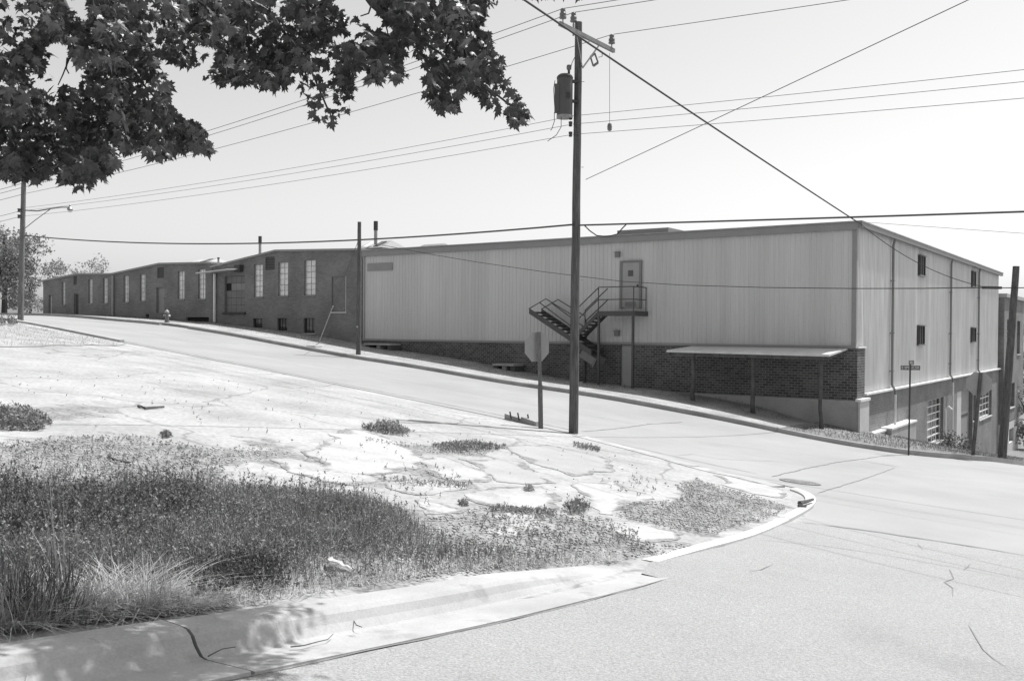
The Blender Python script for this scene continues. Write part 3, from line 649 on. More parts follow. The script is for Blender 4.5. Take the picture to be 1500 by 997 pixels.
# ------------------------------------------------------------------ brick sections up the street
def brick_section(label, s0, s1, topk, feats, v0=-.0):
    root = thing('brick_building', label, 'building', W(s0, 0, Hs(s0, 0)), 'brick workshop sections up the street')
    T = lambda s, d, z: W(s, d+v0, z); zt = interp(topk); holes = []
    for f in feats: holes.append(f[1])
    zb = lambda s: Hs(s, v0)-.5
    mb = wall(T, s0, s1, zb, zt, holes, knots=[k[0] for k in topk]+list(np.arange(s0, s1, 2)))
    zz = zt(s1); mb.quad(T(s1, 0, -1), T(s1, 22, -1), T(s1, 22, zz), T(s1, 0, zz), uv=[(0, -1), (22, -1), (22, zz), (0, zz)])
    zz = zt(s0); mb.quad(T(s0, 0, -1.5), T(s0, 22, -1.5), T(s0, 22, zz), T(s0, 0, zz), uv=[(0, -1), (22, -1), (22, zz), (0, zz)])
    mb.quad(T(s0, 22, -1.5), T(s1, 22, -1.5), T(s1, 22, zt(s1)), T(s0, 22, zt(s0)), uv=[(0, -1), (22, -1), (22, 4), (0, 4)])
    mb.build('wall', M['brick2'], root)
    rf = MB(); kk = [(s0-.02, zt(s0))]+[k for k in topk if s0 < k[0] < s1]+[(s1+.1, zt(s1)-.02)]
    for (a, za), (b, zb_) in zip(kk, kk[1:]):
        rf.hexa([T(a, -.14, za), T(b, -.14, zb_), T(b, 22.1, zb_), T(a, 22.1, za), T(a, -.14, za+.11), T(b, -.14, zb_+.11), T(b, 22.1, zb_+.11), T(a, 22.1, za+.11)])
    roof = rf.build('roof', M['fascia'], root)
    for f in feats:
        k, r = f[0], f[1]
        if k == 'win': window(root, T, r, 2, 6, d=.12, bar='plinth')
        elif k == 'base': 
            w = window(root, T, r, 3, 2, d=.12, m='panedark', sill=True)
        elif k == 'door':
            d = MB().box(r[0]+.05, r[1]-.05, .13, .18, r[2], r[3]-.05, T).build('door', M[f[2]], root)
            mb = MB(); mb.box(r[0]+.002, r[0]+.05, .1, .18, r[2], r[3], T); mb.box(r[1]-.05, r[1]-.002, .1, .18, r[2], r[3], T); mb.box(r[0]+.05, r[1]-.05, .1, .18, r[3]-.05, r[3], T); mb.build('frame', M['trim'], d)
            MB().box(r[0]+.1, r[0]+.2, .09, .128, r[2]+.9, r[2]+1., T).build('handle', M['dark'], d)
        elif k == 'vent':
            d = MB().box(r[0], r[1], .06, .1, r[2], r[3], T).build('blocked_vent', M['dark'], root)
            for j in range(5):
                z = r[2]+(r[3]-r[2])*(j+.5)/5; MB().box(r[0]+.02, r[1]-.02, .03, .055, z-.03, z+.03, T).build('slat', M['tank'], d)
        elif k == 'infill':
            q = MB(); a, b, z0, z1 = r; q.quad(T(a, .07, z0), T(b, .07, z0), T(b, .07, z1), T(a, .07, z1), uv=[(a+.1, z0), (b+.1, z0), (b+.1, z1), (a+.1, z1)])
            o = q.build('bricked_up_window', M['infill'], root); MB().box(a-.04, b+.04, -.05, .065, z0-.07, z0-.0, T).build('sill', M['plinthlit'], o)
            MB().box(a+.0, a+.06, -.012, .065, z0, z1, T).build('jamb', M['plinth'], o)
        elif k == 'gap':
            MB().box(r[0], r[1], .14, .17, r[2], r[3], T).build('dark_opening', M['black'], root)
        elif k == 'garage':
            a, b, z0, z1 = r; d = MB().box(a+.02, b-.02, .155, .17, z0, z1, T).build('loading_door', M['dark'], root)
            n, m_ = 4, 5
            for j in range(m_):
                for i in range(n):
                    sa, sb = a+(b-a)*i/n+.008, a+(b-a)*(i+1)/n-.008; za, zb2 = z0+(z1-z0)*j/m_+.012, z0+(z1-z0)*(j+1)/m_-.012
                    mm = M['loaddoor'] if j != 3 else (M['black'] if i == n-1 else M['doorgrey'])
                    MB().box(sa, sb, .135, .153, za, zb2, T).build('door_panel' if j != 3 else 'pane', mm, d)
            MB().box(a-.1, b+.1, -.12, .13, z0-.12, z0-.004, T).build('threshold', M['dark'], d)
    return root, roof, T
X = lambda *r: RV(*r)
A1, r1, TA = brick_section('brick workshop with loading door beside the metal warehouse', 25.42, 37.85, [(25.42, 4.2), (32.15, 4.42), (37.85, 3.7)], [
 ('win', X(372, 387.2, 384.9, 435)), ('win', X(407.6, 383.9, 421.9, 433.5)), ('win', X(445.7, 380.6, 462.1, 432.4)), ('vent', X(388.8, 376.2, 402.5, 395)),
 ('base', X(370.5, 466.2, 384.4, 480.5)), ('base', X(406.3, 465.7, 420.8, 484.7)), ('base', X(444.9, 465.7, 461, 487.8)), ('infill', X(485.9, 404.9, 507.3, 456.7)), ('garage', X(329, 403.8, 358.8, 457.4))])
A2, r2, TB = brick_section('middle brick workshop section behind the fire hydrant', 37.9, 48.3, [(37.9, 3.94), (43.1, 4.06), (48.3, 3.58)], [
 ('win', X(290.3, 394.1, 300.8, 437.9)), ('win', X(260.2, 397, 270.1, 438.2)), ('win', X(204.8, 401.8, 212.8, 440.8)), ('win', X(180.9, 403.6, 188.3, 442.7)),
 ('vent', X(230.5, 391.7, 240.1, 407)), ('door', X(229, 421, 241, 458.4), 'doorgrey'), ('gap', X(273, 464.4, 306, 471)), ('gap', X(213.5, 460, 218, 465))])
A3, r3, TC = brick_section('farthest brick workshop section at the top of the street', 48.35, 57.1, [(48.35, 3.56), (52.5, 3.68), (57.1, 3.32)], [
 ('win', X(150.7, 407, 157.6, 444.2)), ('win', X(129.4, 408.8, 135.7, 444.5)), ('win', X(90.3, 413, 96, 446.4)), ('vent', X(107.8, 404.5, 112.8, 417)),
 ('door', X(108.3, 429.7, 115, 460), 'dark'), ('door', X(71.3, 432.3, 75.8, 460.8), 'doorpale')])
# canopy and downpipes
a = onV(354, 384, 0)[0]; b = onV(309, 390, 0)[0]
cp = MB(); cp.hexa([W(a, -.02, 3.5), W(b, -.02, 3.36), W(b, -1.1, 3.28), W(a, -1.1, 3.42), W(a, -.02, 3.58), W(b, -.02, 3.44), W(b, -1.1, 3.34), W(a, -1.1, 3.48)]); cp.build('door_canopy', M['awn'], A1)
s = onV(314.5, 430, -.1)[0]; MB().tube([W(s, -.12, 3.3), W(s, -.12, Hs(s, 0)+.05)], .09, 8).build('downpipe', M['white'], A1)
s = onV(165.3, 430, -.1)[0]; MB().tube([W(s, -.12, 3.5), W(s, -.12, Hs(s, 0)+.05)], .07, 8).build('downpipe', M['signback'], A2)
MB().box(onV(352, 386, 0)[0]-.3, onV(352, 386, 0)[0]+.2, -.3, -.005, 3.35, 3.75).build('canopy_bracket', M['dark'], A1)
def zroof(v_, px_, py_): return onV(px_, py_, v_)
def stack(root, px_, yt, yb, v, r):
    s, zt_ = onV(px_, yt, v); zb_ = onV(px_, yb, v)[1]
    o = MB().tube([W(s, v, zb_-.6), W(s, v, zt_-.02)], r*.8, 10).build('smoke_stack', M['galv'], root)
    MB().tube([W(s, v, zt_-(zt_-zb_)*.42), W(s, v, zt_)], r, 10).build('stack_collar', M['dark'], o)
stack(A1, 381, 346, 371, 4, .11); stack(A1, 550.5, 324, 356, 5, .13); stack(A2, 320, 377, 382, 3, .08)
def monitor(root, px0, px1, yb, yt, v, glass=True):
    s1, zb_ = onV(px0, yb, v); s0, _ = onV(px1, yb, v); zt_ = onV((px0+px1)/2, yt, v)[1]; z0 = zb_-.5; d = (s1-s0); mid_ = v+1.2
    ze = z0+(zt_-z0)*.55
    mb = MB(); mb.hexa([W(s0, v, z0), W(s1, v, z0), W(s1, v+2.4, z0), W(s0, v+2.4, z0), W(s0, v, ze), W(s1, v, ze), W(s1, v+2.4, ze), W(s0, v+2.4, ze)])
    o = mb.build('roof_monitor', M['trim'], root)
    t = MB(); t.quad(W(s0-.05, v-.1, ze+.01), W(s1+.05, v-.1, ze+.01), W(s1-.3*d/2, mid_, zt_+.1), W(s0+.3*d/2, mid_, zt_+.1)); t.quad(W(s0-.05, v+2.5, ze+.01), W(s0+.3*d/2, mid_, zt_+.1), W(s1-.3*d/2, mid_, zt_+.1), W(s1+.05, v+2.5, ze+.01))
    t.poly([W(s0-.05, v-.1, ze+.01), W(s0+.3*d/2, mid_, zt_+.1), W(s0-.05, v+2.5, ze+.01)]); t.poly([W(s1+.05, v-.1, ze+.01), W(s1+.05, v+2.5, ze+.01), W(s1-.3*d/2, mid_, zt_+.1)])
    t.build('monitor_roof', M['fascia'], o)
    for k in range(3):
        sa = s0+d*(.22+.2*k); MB().hexa([W(sa, v+.1, ze+.09), W(sa+.16*d, v+.1, ze+.09), W(sa+.16*d, mid_-.3, zt_-.02), W(sa, mid_-.3, zt_-.02), W(sa, v+.1, ze+.13), W(sa+.16*d, v+.1, ze+.13), W(sa+.16*d, mid_-.3, zt_+.05), W(sa, mid_-.3, zt_+.05)]).build('pane', M['pane'] if k else M['panedark'], o)
monitor(A1, 520, 560, 366, 353, 4.5); monitor(A1, 354, 378, 377, 371, 4.5); monitor(A2, 272, 303, 385, 379, 5)

# low areaway slabs at the foot of the warehouse
for (x0, x1, y, lab) in ((534, 572, 497, 'low concrete areaway slab at the foot of the wall beside the slender pole'), (722, 753, 529, 'low concrete areaway slab at the brick base behind the stop sign')):
    a, z = onV(x1, y, -.9); b, _ = onV(x0, y, -.9); gz_ = Hs((a+b)/2, -.9)
    o = thing('areaway_cover', lab, 'slab', W((a+b)/2, -.5, gz_), 'areaway slabs along the warehouse')
    z = gz_+.2
    MB().box(a, b, -.95, -.12, z, z+.09).build('slab_top', M['plinth'], o)
    MB().box(a, a+.25, -.85, -.12, gz_-.3, z-.003).build('side_wall', M['tank'], o); MB().box(b-.25, b, -.85, -.12, gz_-.3, z-.003).build('side_wall', M['tank'], o)
    MB().box((a+b)/2-.1, (a+b)/2+.15, -.8, -.12, gz_-.3, z-.003).build('pier', M['plinth'], o)

# ------------------------------------------------------------------ neighbour building far right
nb = thing('brick_building', 'tall brick building beyond the warehouse down the side street', 'building', W(-.2, 36, -9.5))
Tn = lambda v, d, z: W(d-.35, v, z); nw = [RU(1474, 468, 1481.5, 518, -.3), RU(1488.6, 470, 1493, 518.5, -.3), RU(1478, 561, 1485, 596, -.3), RU(1476, 627, 1482.5, 647, -.3)]
n1 = onU(1498.5, 500, -.3)[0]
mb = wall(Tn, 35.75, n1, lambda v: -6.2, lambda v: 2.55, nw[:3], rev=.3); mb.quad(W(-.35, 35.75, -6.2), W(9, 35.75, -6.2), W(9, 35.75, 2.55), W(-.35, 35.75, 2.55), uv=[(0, -6), (9, -6), (9, 2.5), (0, 2.5)])
mb.quad(W(-.35, n1, -6.2), W(9, n1, -6.2), W(9, n1, 2.55), W(-.35, n1, 2.55), uv=[(0, -6), (9, -6), (9, 2.5), (0, 2.5)])
mb.build('wall', M['brick3'], nb)
mb = wall(lambda v, d, z: W(d-.40, v, z), 35.7, n1, lambda v: -11.5, lambda v: -6.2, [nw[3]], rev=.3); mb.quad(W(-.4, 35.7, -11.5), W(9, 35.7, -11.5), W(9, 35.7, -6.2), W(-.4, 35.7, -6.2)); mb.build('foundation', M['plinthlit'], nb)
MB().box(-.5, 9, 35.7, n1+.1, 2.55, 2.8).build('parapet', M['plinth'], nb)
for r in nw: window(nb, Tn, r, 2, 3, d=.2, m='panedark', bar='trim', bw_=.05)

# ------------------------------------------------------------------ fire escape
fe = thing('fire_escape', 'steel fire escape with raised swing stair below the upper warehouse door', 'fire escape', W(10, -.6, -2.4))
FV = -1.25
pl, pz = onV(875.5, 457, FV); pr_, _ = onV(928, 457, FV); pl_z = pz
MB().box(pr_-.02, pl, FV, -.07, pz-.03, pz+.03).build('platform', M['escape'], fe)
mb = MB(); mb.box(pr_-.04, pl, FV-.05, FV-.003, pz-.17, pz+.04); mb.box(pr_-.08, pr_-.023, FV-.05, -.07, pz-.17, pz+.04); mb.build('platform_beam', M['escape'], fe)
for (px_, s_) in ((877, pl-.06), (928, pr_+.02)):
    MB().box(s_-.045, s_+.045, FV-.04, FV+.05, Hs(s_, FV)-.2, pz-.175).build('support_post', M['escape'], fe)
rr = .024
def rail(pts, name='handrail'): return MB().tube(pts, rr, 6).build(name, M['escape'], fe)
for h_ in (1.06, .53):
    rail([W(pl-.03, FV, pz+h_), W(pr_, FV, pz+h_), W(pr_, -.1, pz+h_)], 'handrail' if h_ > 1 else 'mid_rail')
for p in (W(pl-.03, FV, 0), W(pr_, FV, 0), W(pr_, -.12, 0)): rail([Vector((p.x, p.y, pz)), Vector((p.x, p.y, pz+1.06))], 'baluster')
# upper flight: from the landing down to the left
bs, bz = onV(843, 491, FV)
def flight(a, b, v0, v1, name, n, depth=.2, treads=True):      # a, b: (s, z) of the stringer line
    st = []
    for v in (v0, v1-.05):
        mb = MB(); mb.hexa([W(a[0], v, a[1]-depth), W(b[0], v, b[1]-depth), W(b[0], v+.05, b[1]-depth), W(a[0], v+.05, a[1]-depth), W(a[0], v, a[1]), W(b[0], v, b[1]), W(b[0], v+.05, b[1]), W(a[0], v+.05, a[1])])
        mb.build('stringer', M['escape'], fe)
    for k in range(n):
        t = (k+.5)/n; s_ = a[0]+(b[0]-a[0])*t; z_ = a[1]+(b[1]-a[1])*t-depth*.45
        MB().box(s_-.12, s_+.12, v0+.055, v1-.055, z_-.045, z_+.03).build('tread', M['dark'], fe)
flight((pl, pz+.03), (bs, bz+.06), FV, -.42, 'upper', 7)
for v in (FV, -.45):
    for h_ in (1.0, .5): rail([W(pl-.03, v, pz+h_+.04), W(bs, v, bz+h_+.1)], 'handrail' if h_ > .6 else 'mid_rail')
    rail([W(bs, v, bz), W(bs, v, bz+1.1)], 'baluster')
# swing stair: seesaw, free end up in the air at the left, counterweight at the right
V0, V1 = -1.3, -.37
es, ez = onV(776, 452, V0); ws, wz = onV(867, 513, V0)
flight((es, ez+.02), (ws, wz+.02), V0-.06, V1+.06, 'swing', 12, depth=.24)
for v in (V0-.05, V1+.03):
    d = Vector((ws-es, wz-ez)).normalized()
    p1 = onV(800.5, 437.5, V0); p2 = onV(840, 462, V0); p3 = onV(834, 471, V0)
    rail([W(es, v, ez), W(p1[0], v, p1[1]), W(p2[0], v, p2[1]), W(p2[0]-.2, v, p2[1]-.75)], 'swing_rail')
    q1 = (es+(p1[0]-es)*.62, ez+(p1[1]-ez)*.62); rail([W(q1[0], v, q1[1]), W(p2[0]+.1, v, p2[1]-.45)], 'mid_rail')
cw0 = onV(861, 518, V0); mb = MB(); ax = (Vector(W(ws, 0, wz))-Vector(W(es, 0, ez))).normalized(); ce = W(cw0[0], (V0+V1)/2, cw0[1])
mb.bar(ce-ax*.45+Vector((0, 0, -.2)), ce+ax*.3+Vector((0, 0, -.2)), .8, .34); mb.build('counterweight', M['steel'], fe)
MB().bar(ce+ax*.32+Vector((0, 0, -.22)), ce+ax*.36+Vector((0, 0, -.22)), .86, .42).build('weight_plate', M['trim'], fe)
MB().tube([W(bs+.05, V0-.12, bz-.1), W(bs+.05, V1+.1, bz-.1)], .05, 8).build('pivot', M['dark'], fe)
MB().box(bs-.3, bs-.22, -.9, -.8, Hs(bs, -.8)-.2, bz-.2).build('support_post', M['dark'], fe)

# ------------------------------------------------------------------ lean-to awning on rough posts
aw = thing('awning', 'pale flat lean-to awning on rough timber posts against the brick base', 'awning', W(4.5, -1.3, -3.0))
AV = -2.5; s0, z0 = onV(1214, 521, AV); s1, z1 = onV(976, 514.5, AV); zb0 = -.58
mb = MB(); n = 12
for k in range(n):
    a = s0+(s1-s0)*k/n; b = s0+(s1-s0)*(k+1)/n-.008; za = z0+(z1-z0)*k/n; zz = z0+(z1-z0)*(k+1)/n
    MB().hexa([W(a, AV, za-.03), W(b, AV, zz-.03), W(b, -.13, zb0-.04), W(a, -.13, zb0-.04), W(a, AV, za+.05), W(b, AV, zz+.05), W(b, -.13, zb0+.01), W(a, -.13, zb0+.01)]).build('roof_sheet', M['awn'], aw)
MB().bar(W(s0+.05, AV+.15, z0-.1), W(s1-.05, AV+.15, z1-.1), .07, .13).build('beam', M['timber'], aw)
for k in range(7):
    s = s0+.1+(s1-s0-.2)*k/6; zz = z0+(z1-z0)*k/6; MB().bar(W(s, AV+.05, zz-.085), W(s, -.13, zb0-.1), .05, .1).build('rafter', M['timber'], aw)
for px_, py_, kink in ((1015, 590, .05), (1102.5, 604, .02), (1202, 628, -.03)):
    s, _ = onV(px_, py_, AV+.15); gz_ = Hs(s, AV)+.0; zt_ = z0+(z1-z0)*(s-s0)/(s1-s0)-.16
    pts = [W(s-.03, AV+.15, gz_-.1), W(s+kink, AV+.17, gz_+.4), W(s-kink*.6, AV+.13, gz_+.9), W(s+.01, AV+.15, gz_+1.6), W(s, AV+.15, zt_)]
    MB().tube(pts, [.105, .085, .075, .07, .065], 8).build('post', M['timber'], aw, smooth=True)

# ------------------------------------------------------------------ wires
def catenary(a, b, sag, n=24):
    a, b = Vector(a), Vector(b); return [a+(b-a)*(k/n)-Vector((0, 0, sag*4*(k/n)*(1-k/n))) for k in range(n+1)]
def wire(label, a, b, sag, r=.011, m='wirethin', name='overhead_wire', group='overhead wires'):
    pts = catenary(a, b, sag); o = MB().tube([p for p in pts], r, 5).build(name, M[m], None, loc=tuple(a)); return tag(o, label, 'wire', group)

# ------------------------------------------------------------------ utility poles
def pole_tube(name, base, top, r0, r1, parent, m='wood', n=14):
    base, top = Vector(base), Vector(top); k = 14
    pts = [base+(top-base)*(i/k)+Vector((random.uniform(-1, 1), random.uniform(-1, 1), 0))*.006*(0 < i < k) for i in range(k+1)]
    return MB().tube(pts, [r0+(r1-r0)*i/k for i in range(k+1)], n).build(name, M[m], parent, smooth=False)
PB = A(840, 634, 24.1); PB.z = H(PB.x, PB.y); PT = A(847.5, 33, 24.1)
p1 = thing('utility_pole', 'tall dark utility pole with transformer and crossarm beside the stop sign', 'utility pole', PB, 'utility poles')
pole_tube('shaft', PB-Vector((0, 0, .3)), PT, .125, .092, p1)
xa, xb = A(813, 36, 22.95), A(893, 76, 25.15); xz = (xa.z+xb.z)/2; xa.z = xb.z = xz
fo = Vector(tuple(-Ud*-.0)+(0,)); off = Vector((-Ud[0]*.0, 0, 0))
dA = (xb-xa).normalized(); nA = Vector((-dA.y, dA.x, 0))*-.13
MB().bar(xa+nA, xb+nA, .075, .1).build('crossarm', M['arm'], p1)
pm = (xa+xb)/2+nA; low = Vector((PT.x, PT.y, xz-.75))+nA*1.0
for t in (-.55, .55): MB().bar(pm+dA*t+Vector((0, 0, -.06)), low, .012, .04).build('brace', M['galv'], p1)
def pin_insulator(p, parent, h=.3, name='insulator'):
    o = MB().tube([p, p+Vector((0, 0, .1))], .018, 6).build(name, M['galv'], parent)
    MB().lathe(p+Vector((0, 0, .09)), [(.035, 0), (.085, .01), (.09, .05), (.06, .06), (.085, .09), (.08, .14), (.05, .15), (.065, .18), (.06, .24), (.02, .26)], 12).build('shed', M['ceramic'], o, smooth=True)
    return p+Vector((0, 0, .34))
i1 = pin_insulator(xa+nA+dA*.15+Vector((0, 0, .06)), p1); i3 = pin_insulator(xb+nA-dA*.12+Vector((0, 0, .06)), p1)
tp = PT+Vector((-.13, -.03, -.1)); i2 = pin_insulator(tp, p1)
MB().bar(tp+Vector((0, 0, -.25)), tp+Vector((0, 0, .05)), .05, .05).build('pole_pin_bracket', M['galv'], p1)
# transformer
tc = A(827, 172.5, 23.95); dn = Vector((PT.x-tc.x, PT.y-tc.y, 0)).normalized()
tr = MB().lathe(tc, [(.17, 0), (.19, .03), (.2, .05), (.2, 1.0), (.19, 1.05), (.14, 1.09), (.05, 1.11)], 20).build('transformer', M['tank'], p1, smooth=False)
MB().lathe(tc, [(.205, -.012), (.205, .05)], 20).build('base_rim', M['galv'], tr)
MB().lathe(tc+Vector((0, 0, .98)), [(.208, 0), (.208, .04)], 20).build('lid_band', M['dark'], tr)
b0 = tc+Vector((.1, -.02, 1.08)); MB().lathe(b0, [(.03, 0), (.035, .12), (.06, .13), (.065, .2), (.055, .24), (.02, .25)], 10).build('bushing', M['ceramic'], tr, smooth=True)
MB().bar(tc+Vector((-.2, -.05, .12)), tc+Vector((-.2, -.05, .82)), .12, .2, up=Vector((0, 1, 0))).build('cooling_fin', M['tank'], tr)
for zz in (.42, .92): MB().bar(tc+Vector((.16, 0, zz)), Vector((PT.x+.0, tc.y+.05, tc.z+zz)), .12, .06).build('bracket', M['dark'], tr)
MB().box(0, 1, 0, 1, 0, 1, T=lambda s, v, z: tc+Vector((.03+s*.1, -.215+v*.02, .45+z*.14))).build('nameplate', M['dark'], tr)
# spool insulators for the secondaries
for py_ in (172, 182, 197): 
    c = A(838, py_, 24.0); MB().lathe(c+Vector((-.04, 0, -.06)), [(.03, 0), (.05, .01), (.035, .05), (.05, .09), (.05, .12), (.02, .13)], 8).build('spool_insulator', M['dark'], p1)
# leads from the transformer
for q in ([(812, 165), (812, 178), (808, 190), (806, 191)], [(822, 172), (822, 186), (815, 198), (802, 207)], [(836, 100), (838, 92), (842, 84)], [(813, 118), (811, 130), (812, 150), (813, 165)]):
    MB().tube([A(x, y, 23.85) for x, y in q], .009, 5).build('lead', M['wire'], p1)
# open-link cutout hanging by the crossarm
co = A(870, 90, 24.5); q = [A(x, y, 24.5) for x, y in ((871, 78), (865, 84), (869, 97), (876, 92), (871, 78))]
for k in range(4): MB().bar(q[k], q[k+1], .03 if k % 2 else .05, .04 if k % 2 else .06).build('cutout', M['ceramic'], p1)
MB().tube([A(882, 78, 24.8), A(882, 83, 24.8), A(877, 84, 24.6)], .012, 5).build('cutout_bracket', M['galv'], p1)
# lamp cord with weight
cc = [A(893, 78, 25.0), A(893, 130, 25.0), A(893, 182, 25.0)]
cd = MB().tube(cc, .006, 5).build('hanging_cord', M['wirethin'], p1)
MB().lathe(A(893, 192, 25.0), [(.03, 0), (.06, .03), (.065, .12), (.05, .19), (.02, .21)], 8).build('cord_weight', M['ceramic'], cd)
for k, py_ in enumerate((120, 245, 410, 560)): MB().tube([A(847+5.5-k, py_, 24.0), A(847+9-k, py_, 23.97)], .008, 5).build('step_bolt', M['galv'], p1)

LB = A(30, 470, 41.); LB.z = H(LB.x, LB.y); LT = A(35, 246, 41.)
p2 = thing('utility_pole', 'utility pole with curved street lamp arm at the left lot edge', 'utility pole', LB, 'utility poles')
pole_tube('shaft', LB-Vector((0, 0, .3)), LT, .125, .095, p2, 'woodgrey')
la = [A(37, 308, 41.), A(55, 309, 41.6), A(75, 305.5, 42.), A(90, 303.5, 42.4), A(101, 303.5, 42.7)]
ar = MB().tube(la, .03, 6).build('lamp_arm', M['dark'], p2)
MB().tube([A(37, 334, 41.), A(52, 322, 41.4), A(74, 306, 42.)], .018, 5).build('arm_brace', M['dark'], ar)
hd = A(102.5, 303, 42.75); lh = MB().lathe(hd+Vector((0, 0, -.16)), [(.06, 0), (.12, .02), (.13, .05), (.09, .12), (.05, .17), (.04, .24), (.02, .26)], 12).build('lamp_head', M['galv'], p2)
MB().lathe(hd+Vector((0, 0, -.3)), [(.03, .04), (.08, .07), (.11, .13)], 12).build('lamp_glass', M['white'], lh)
for py_ in (308, 317): MB().lathe(A(28, py_, 40.85)+Vector((0, 0, -.08)), [(.05, 0), (.08, .02), (.05, .07), (.08, .14), (.03, .16)], 8).build('spool_insulator', M['dark'], p2)
xl = [LT+Vector((Vd[0], Vd[1], 0))*t+Vector((0, 0, -.35)) for t in (-1.2, 1.2)]
MB().bar(xl[0]+Vector((.1, -.1, 0)), xl[1]+Vector((.1, -.1, 0)), .09, .12).build('crossarm', M['arm'], p2)

SB_s, SB_v = onV(525, 518, -4.25)[0], -4.25; SB = W(SB_s, SB_v, Hs(SB_s, SB_v)+.1); Ysb = SB.y; ST = A(526.5, 325, Ysb)
p3 = thing('utility_pole', 'slender bare utility pole standing at the kerb before the brick workshop', 'utility pole', SB, 'utility poles')
pole_tube('shaft', SB-Vector((0, 0, .3)), ST, .115, .085, p3)
MB().box(0, 1, 0, 1, 0, 1, T=lambda s, v, z: A(522, 480, Ysb-.12)+Vector((s*.08, v*.02, z*.1))).build('pole_tag', M['signback'], p3)
gs, gz_ = onV(467, 500, -2.6); ga = W(gs, -2.6, Hs(gs, -2.6)+.05); gt = A(525, 352, Ysb); gm = ga+(gt-ga)*.38
tag(MB().tube([ga, gt], .012, 5).build('guy_wire', M['wirethin'], None, loc=tuple(ga)), 'guy wire slanting from the verge up to the slender pole', 'wire')
o = MB().tube([ga+Vector((0, 0, .02)), gm], .026, 8).build('guy_guard', M['signback'], None, loc=tuple(ga)); tag(o, 'pale guard tube on the slanting guy wire', 'guard')

RB = A(1468, 669, 33.); RB.z = H(RB.x, RB.y)+.12; RT = A(1488.5, 390, 33.)
p4 = thing('utility_pole', 'leaning short utility pole at the right edge on the corner verge', 'utility pole', RB, 'utility poles')
pole_tube('shaft', RB-(RT-RB).normalized()*.3, RT, .15, .11, p4)
MB().bar(A(1440, 421, 32.5), A(1466, 421.5, 32.8), .1, .09).build('splice_closure', M['dark'], p4)
MB().tube([A(1466, 421.5, 32.8), A(1485, 421.5, 32.9)], .02, 6).build('cable_clamp', M['dark'], p4)

def FAR(p, d, L): return Vector(p)+Vector(d).normalized()*L
nU = Vector((Ud[0], Ud[1], 0))
# primaries: left span to the pole at the lot edge and beyond, right span out of the frame
ends = [A(35, 268, 40.0), A(35, 274, 41.0), A(35, 284, 42.)]
rends = [i_+(e_-i_)*2.6 for i_, e_ in zip((i1, i2, i3), (A(1210, -60, 16.0), A(1290, -62, 16.4), A(1602, -62, 17.5)))]
nm = ('uppermost', 'middle', 'lowest')
for k, (i_, e, rp) in enumerate(zip((i1, i2, i3), ends, rends)):
    wire('%s of the three crossarm power lines running left behind the leaves' % nm[k], i_, e, .25, .009)
    wire('%s of the three crossarm power lines running right from the crossarm' % nm[k], i_, rp, .1, .009)
    wire('%s of the three power lines left of the lamp pole' % nm[k], e, e+nU*22+Vector((0, 0, -.2)), .3, .011)
# secondaries
for k, (y0, yl, yr) in enumerate(((170, 305, 88), (182, 309, 106), (197, 317, 131))):
    a = A(839, y0, 24.05)
    wire('%s of the three thin service lines from the transformer pole to the lamp pole' % nm[k], a, A(30, yl, 40.9), .18, .0065)
    wire('%s of the three thin service lines leaving the transformer pole to the right' % nm[k], a, a+(A(1560, yr, 17.8)-a)*2.2, .1, .0065)
    if k > 0: wire('%s thin line leaving the lamp pole to the left' % ('upper' if k == 1 else 'lower'), A(30, yl, 40.9), A(-120, yl+28, 46), .1, .01)
# telephone cable
t0 = A(852, 329, 24.0)
wire('thick telephone cable sagging from the lamp pole to the transformer pole', A(36, 345, 41.), A(840, 329, 24.0), .42, .024, 'wire')
wire('thick telephone cable running right above the warehouse roof', A(846, 330, 23.95), A(846, 330, 23.95)+(A(1620, 303, 17.6)-A(846, 330, 23.95))*2.2, .04, .022, 'wire')
tag(MB().tube([A(x, y, Y) for x, y, Y in ((856, 330, 24.), (864, 338, 23.9), (874, 345, 23.8), (890, 346.5, 23.7), (904, 343, 23.6), (912, 334, 23.5), (918, 328, 23.4))], .016, 6).build('cable_loop', M['wire'], None, loc=tuple(A(856, 330, 24))), 'slack loop of telephone cable beside the transformer pole', 'wire')
# long low cable in front of the facade
mq = [(560, 359, 47.5), (640, 374, 45.6), (700, 384, 44), (800, 398.5, 41.5), (910, 412, 39), (1000, 417.5, 37.2), (1120, 421, 35.2), (1250, 422.5, 33.5), (1350, 422.3, 33), (1440, 421, 32.4)]
tag(MB().tube([A(*p) for p in mq], [.014]*6+[.016, .018, .02, .022], 6).build('overhead_wire', M['wire'], None, loc=tuple(A(*mq[0]))), 'low cable drooping across the metal facade to the leaning pole', 'wire', 'overhead wires')
wire('cable leaving the leaning pole out of the right edge', A(1485, 421.5, 32.9), A(1485, 421.5, 32.9)+(A(1700, 416, 30)-A(1485, 421.5, 32.9))*4, .1, .018, 'wire')
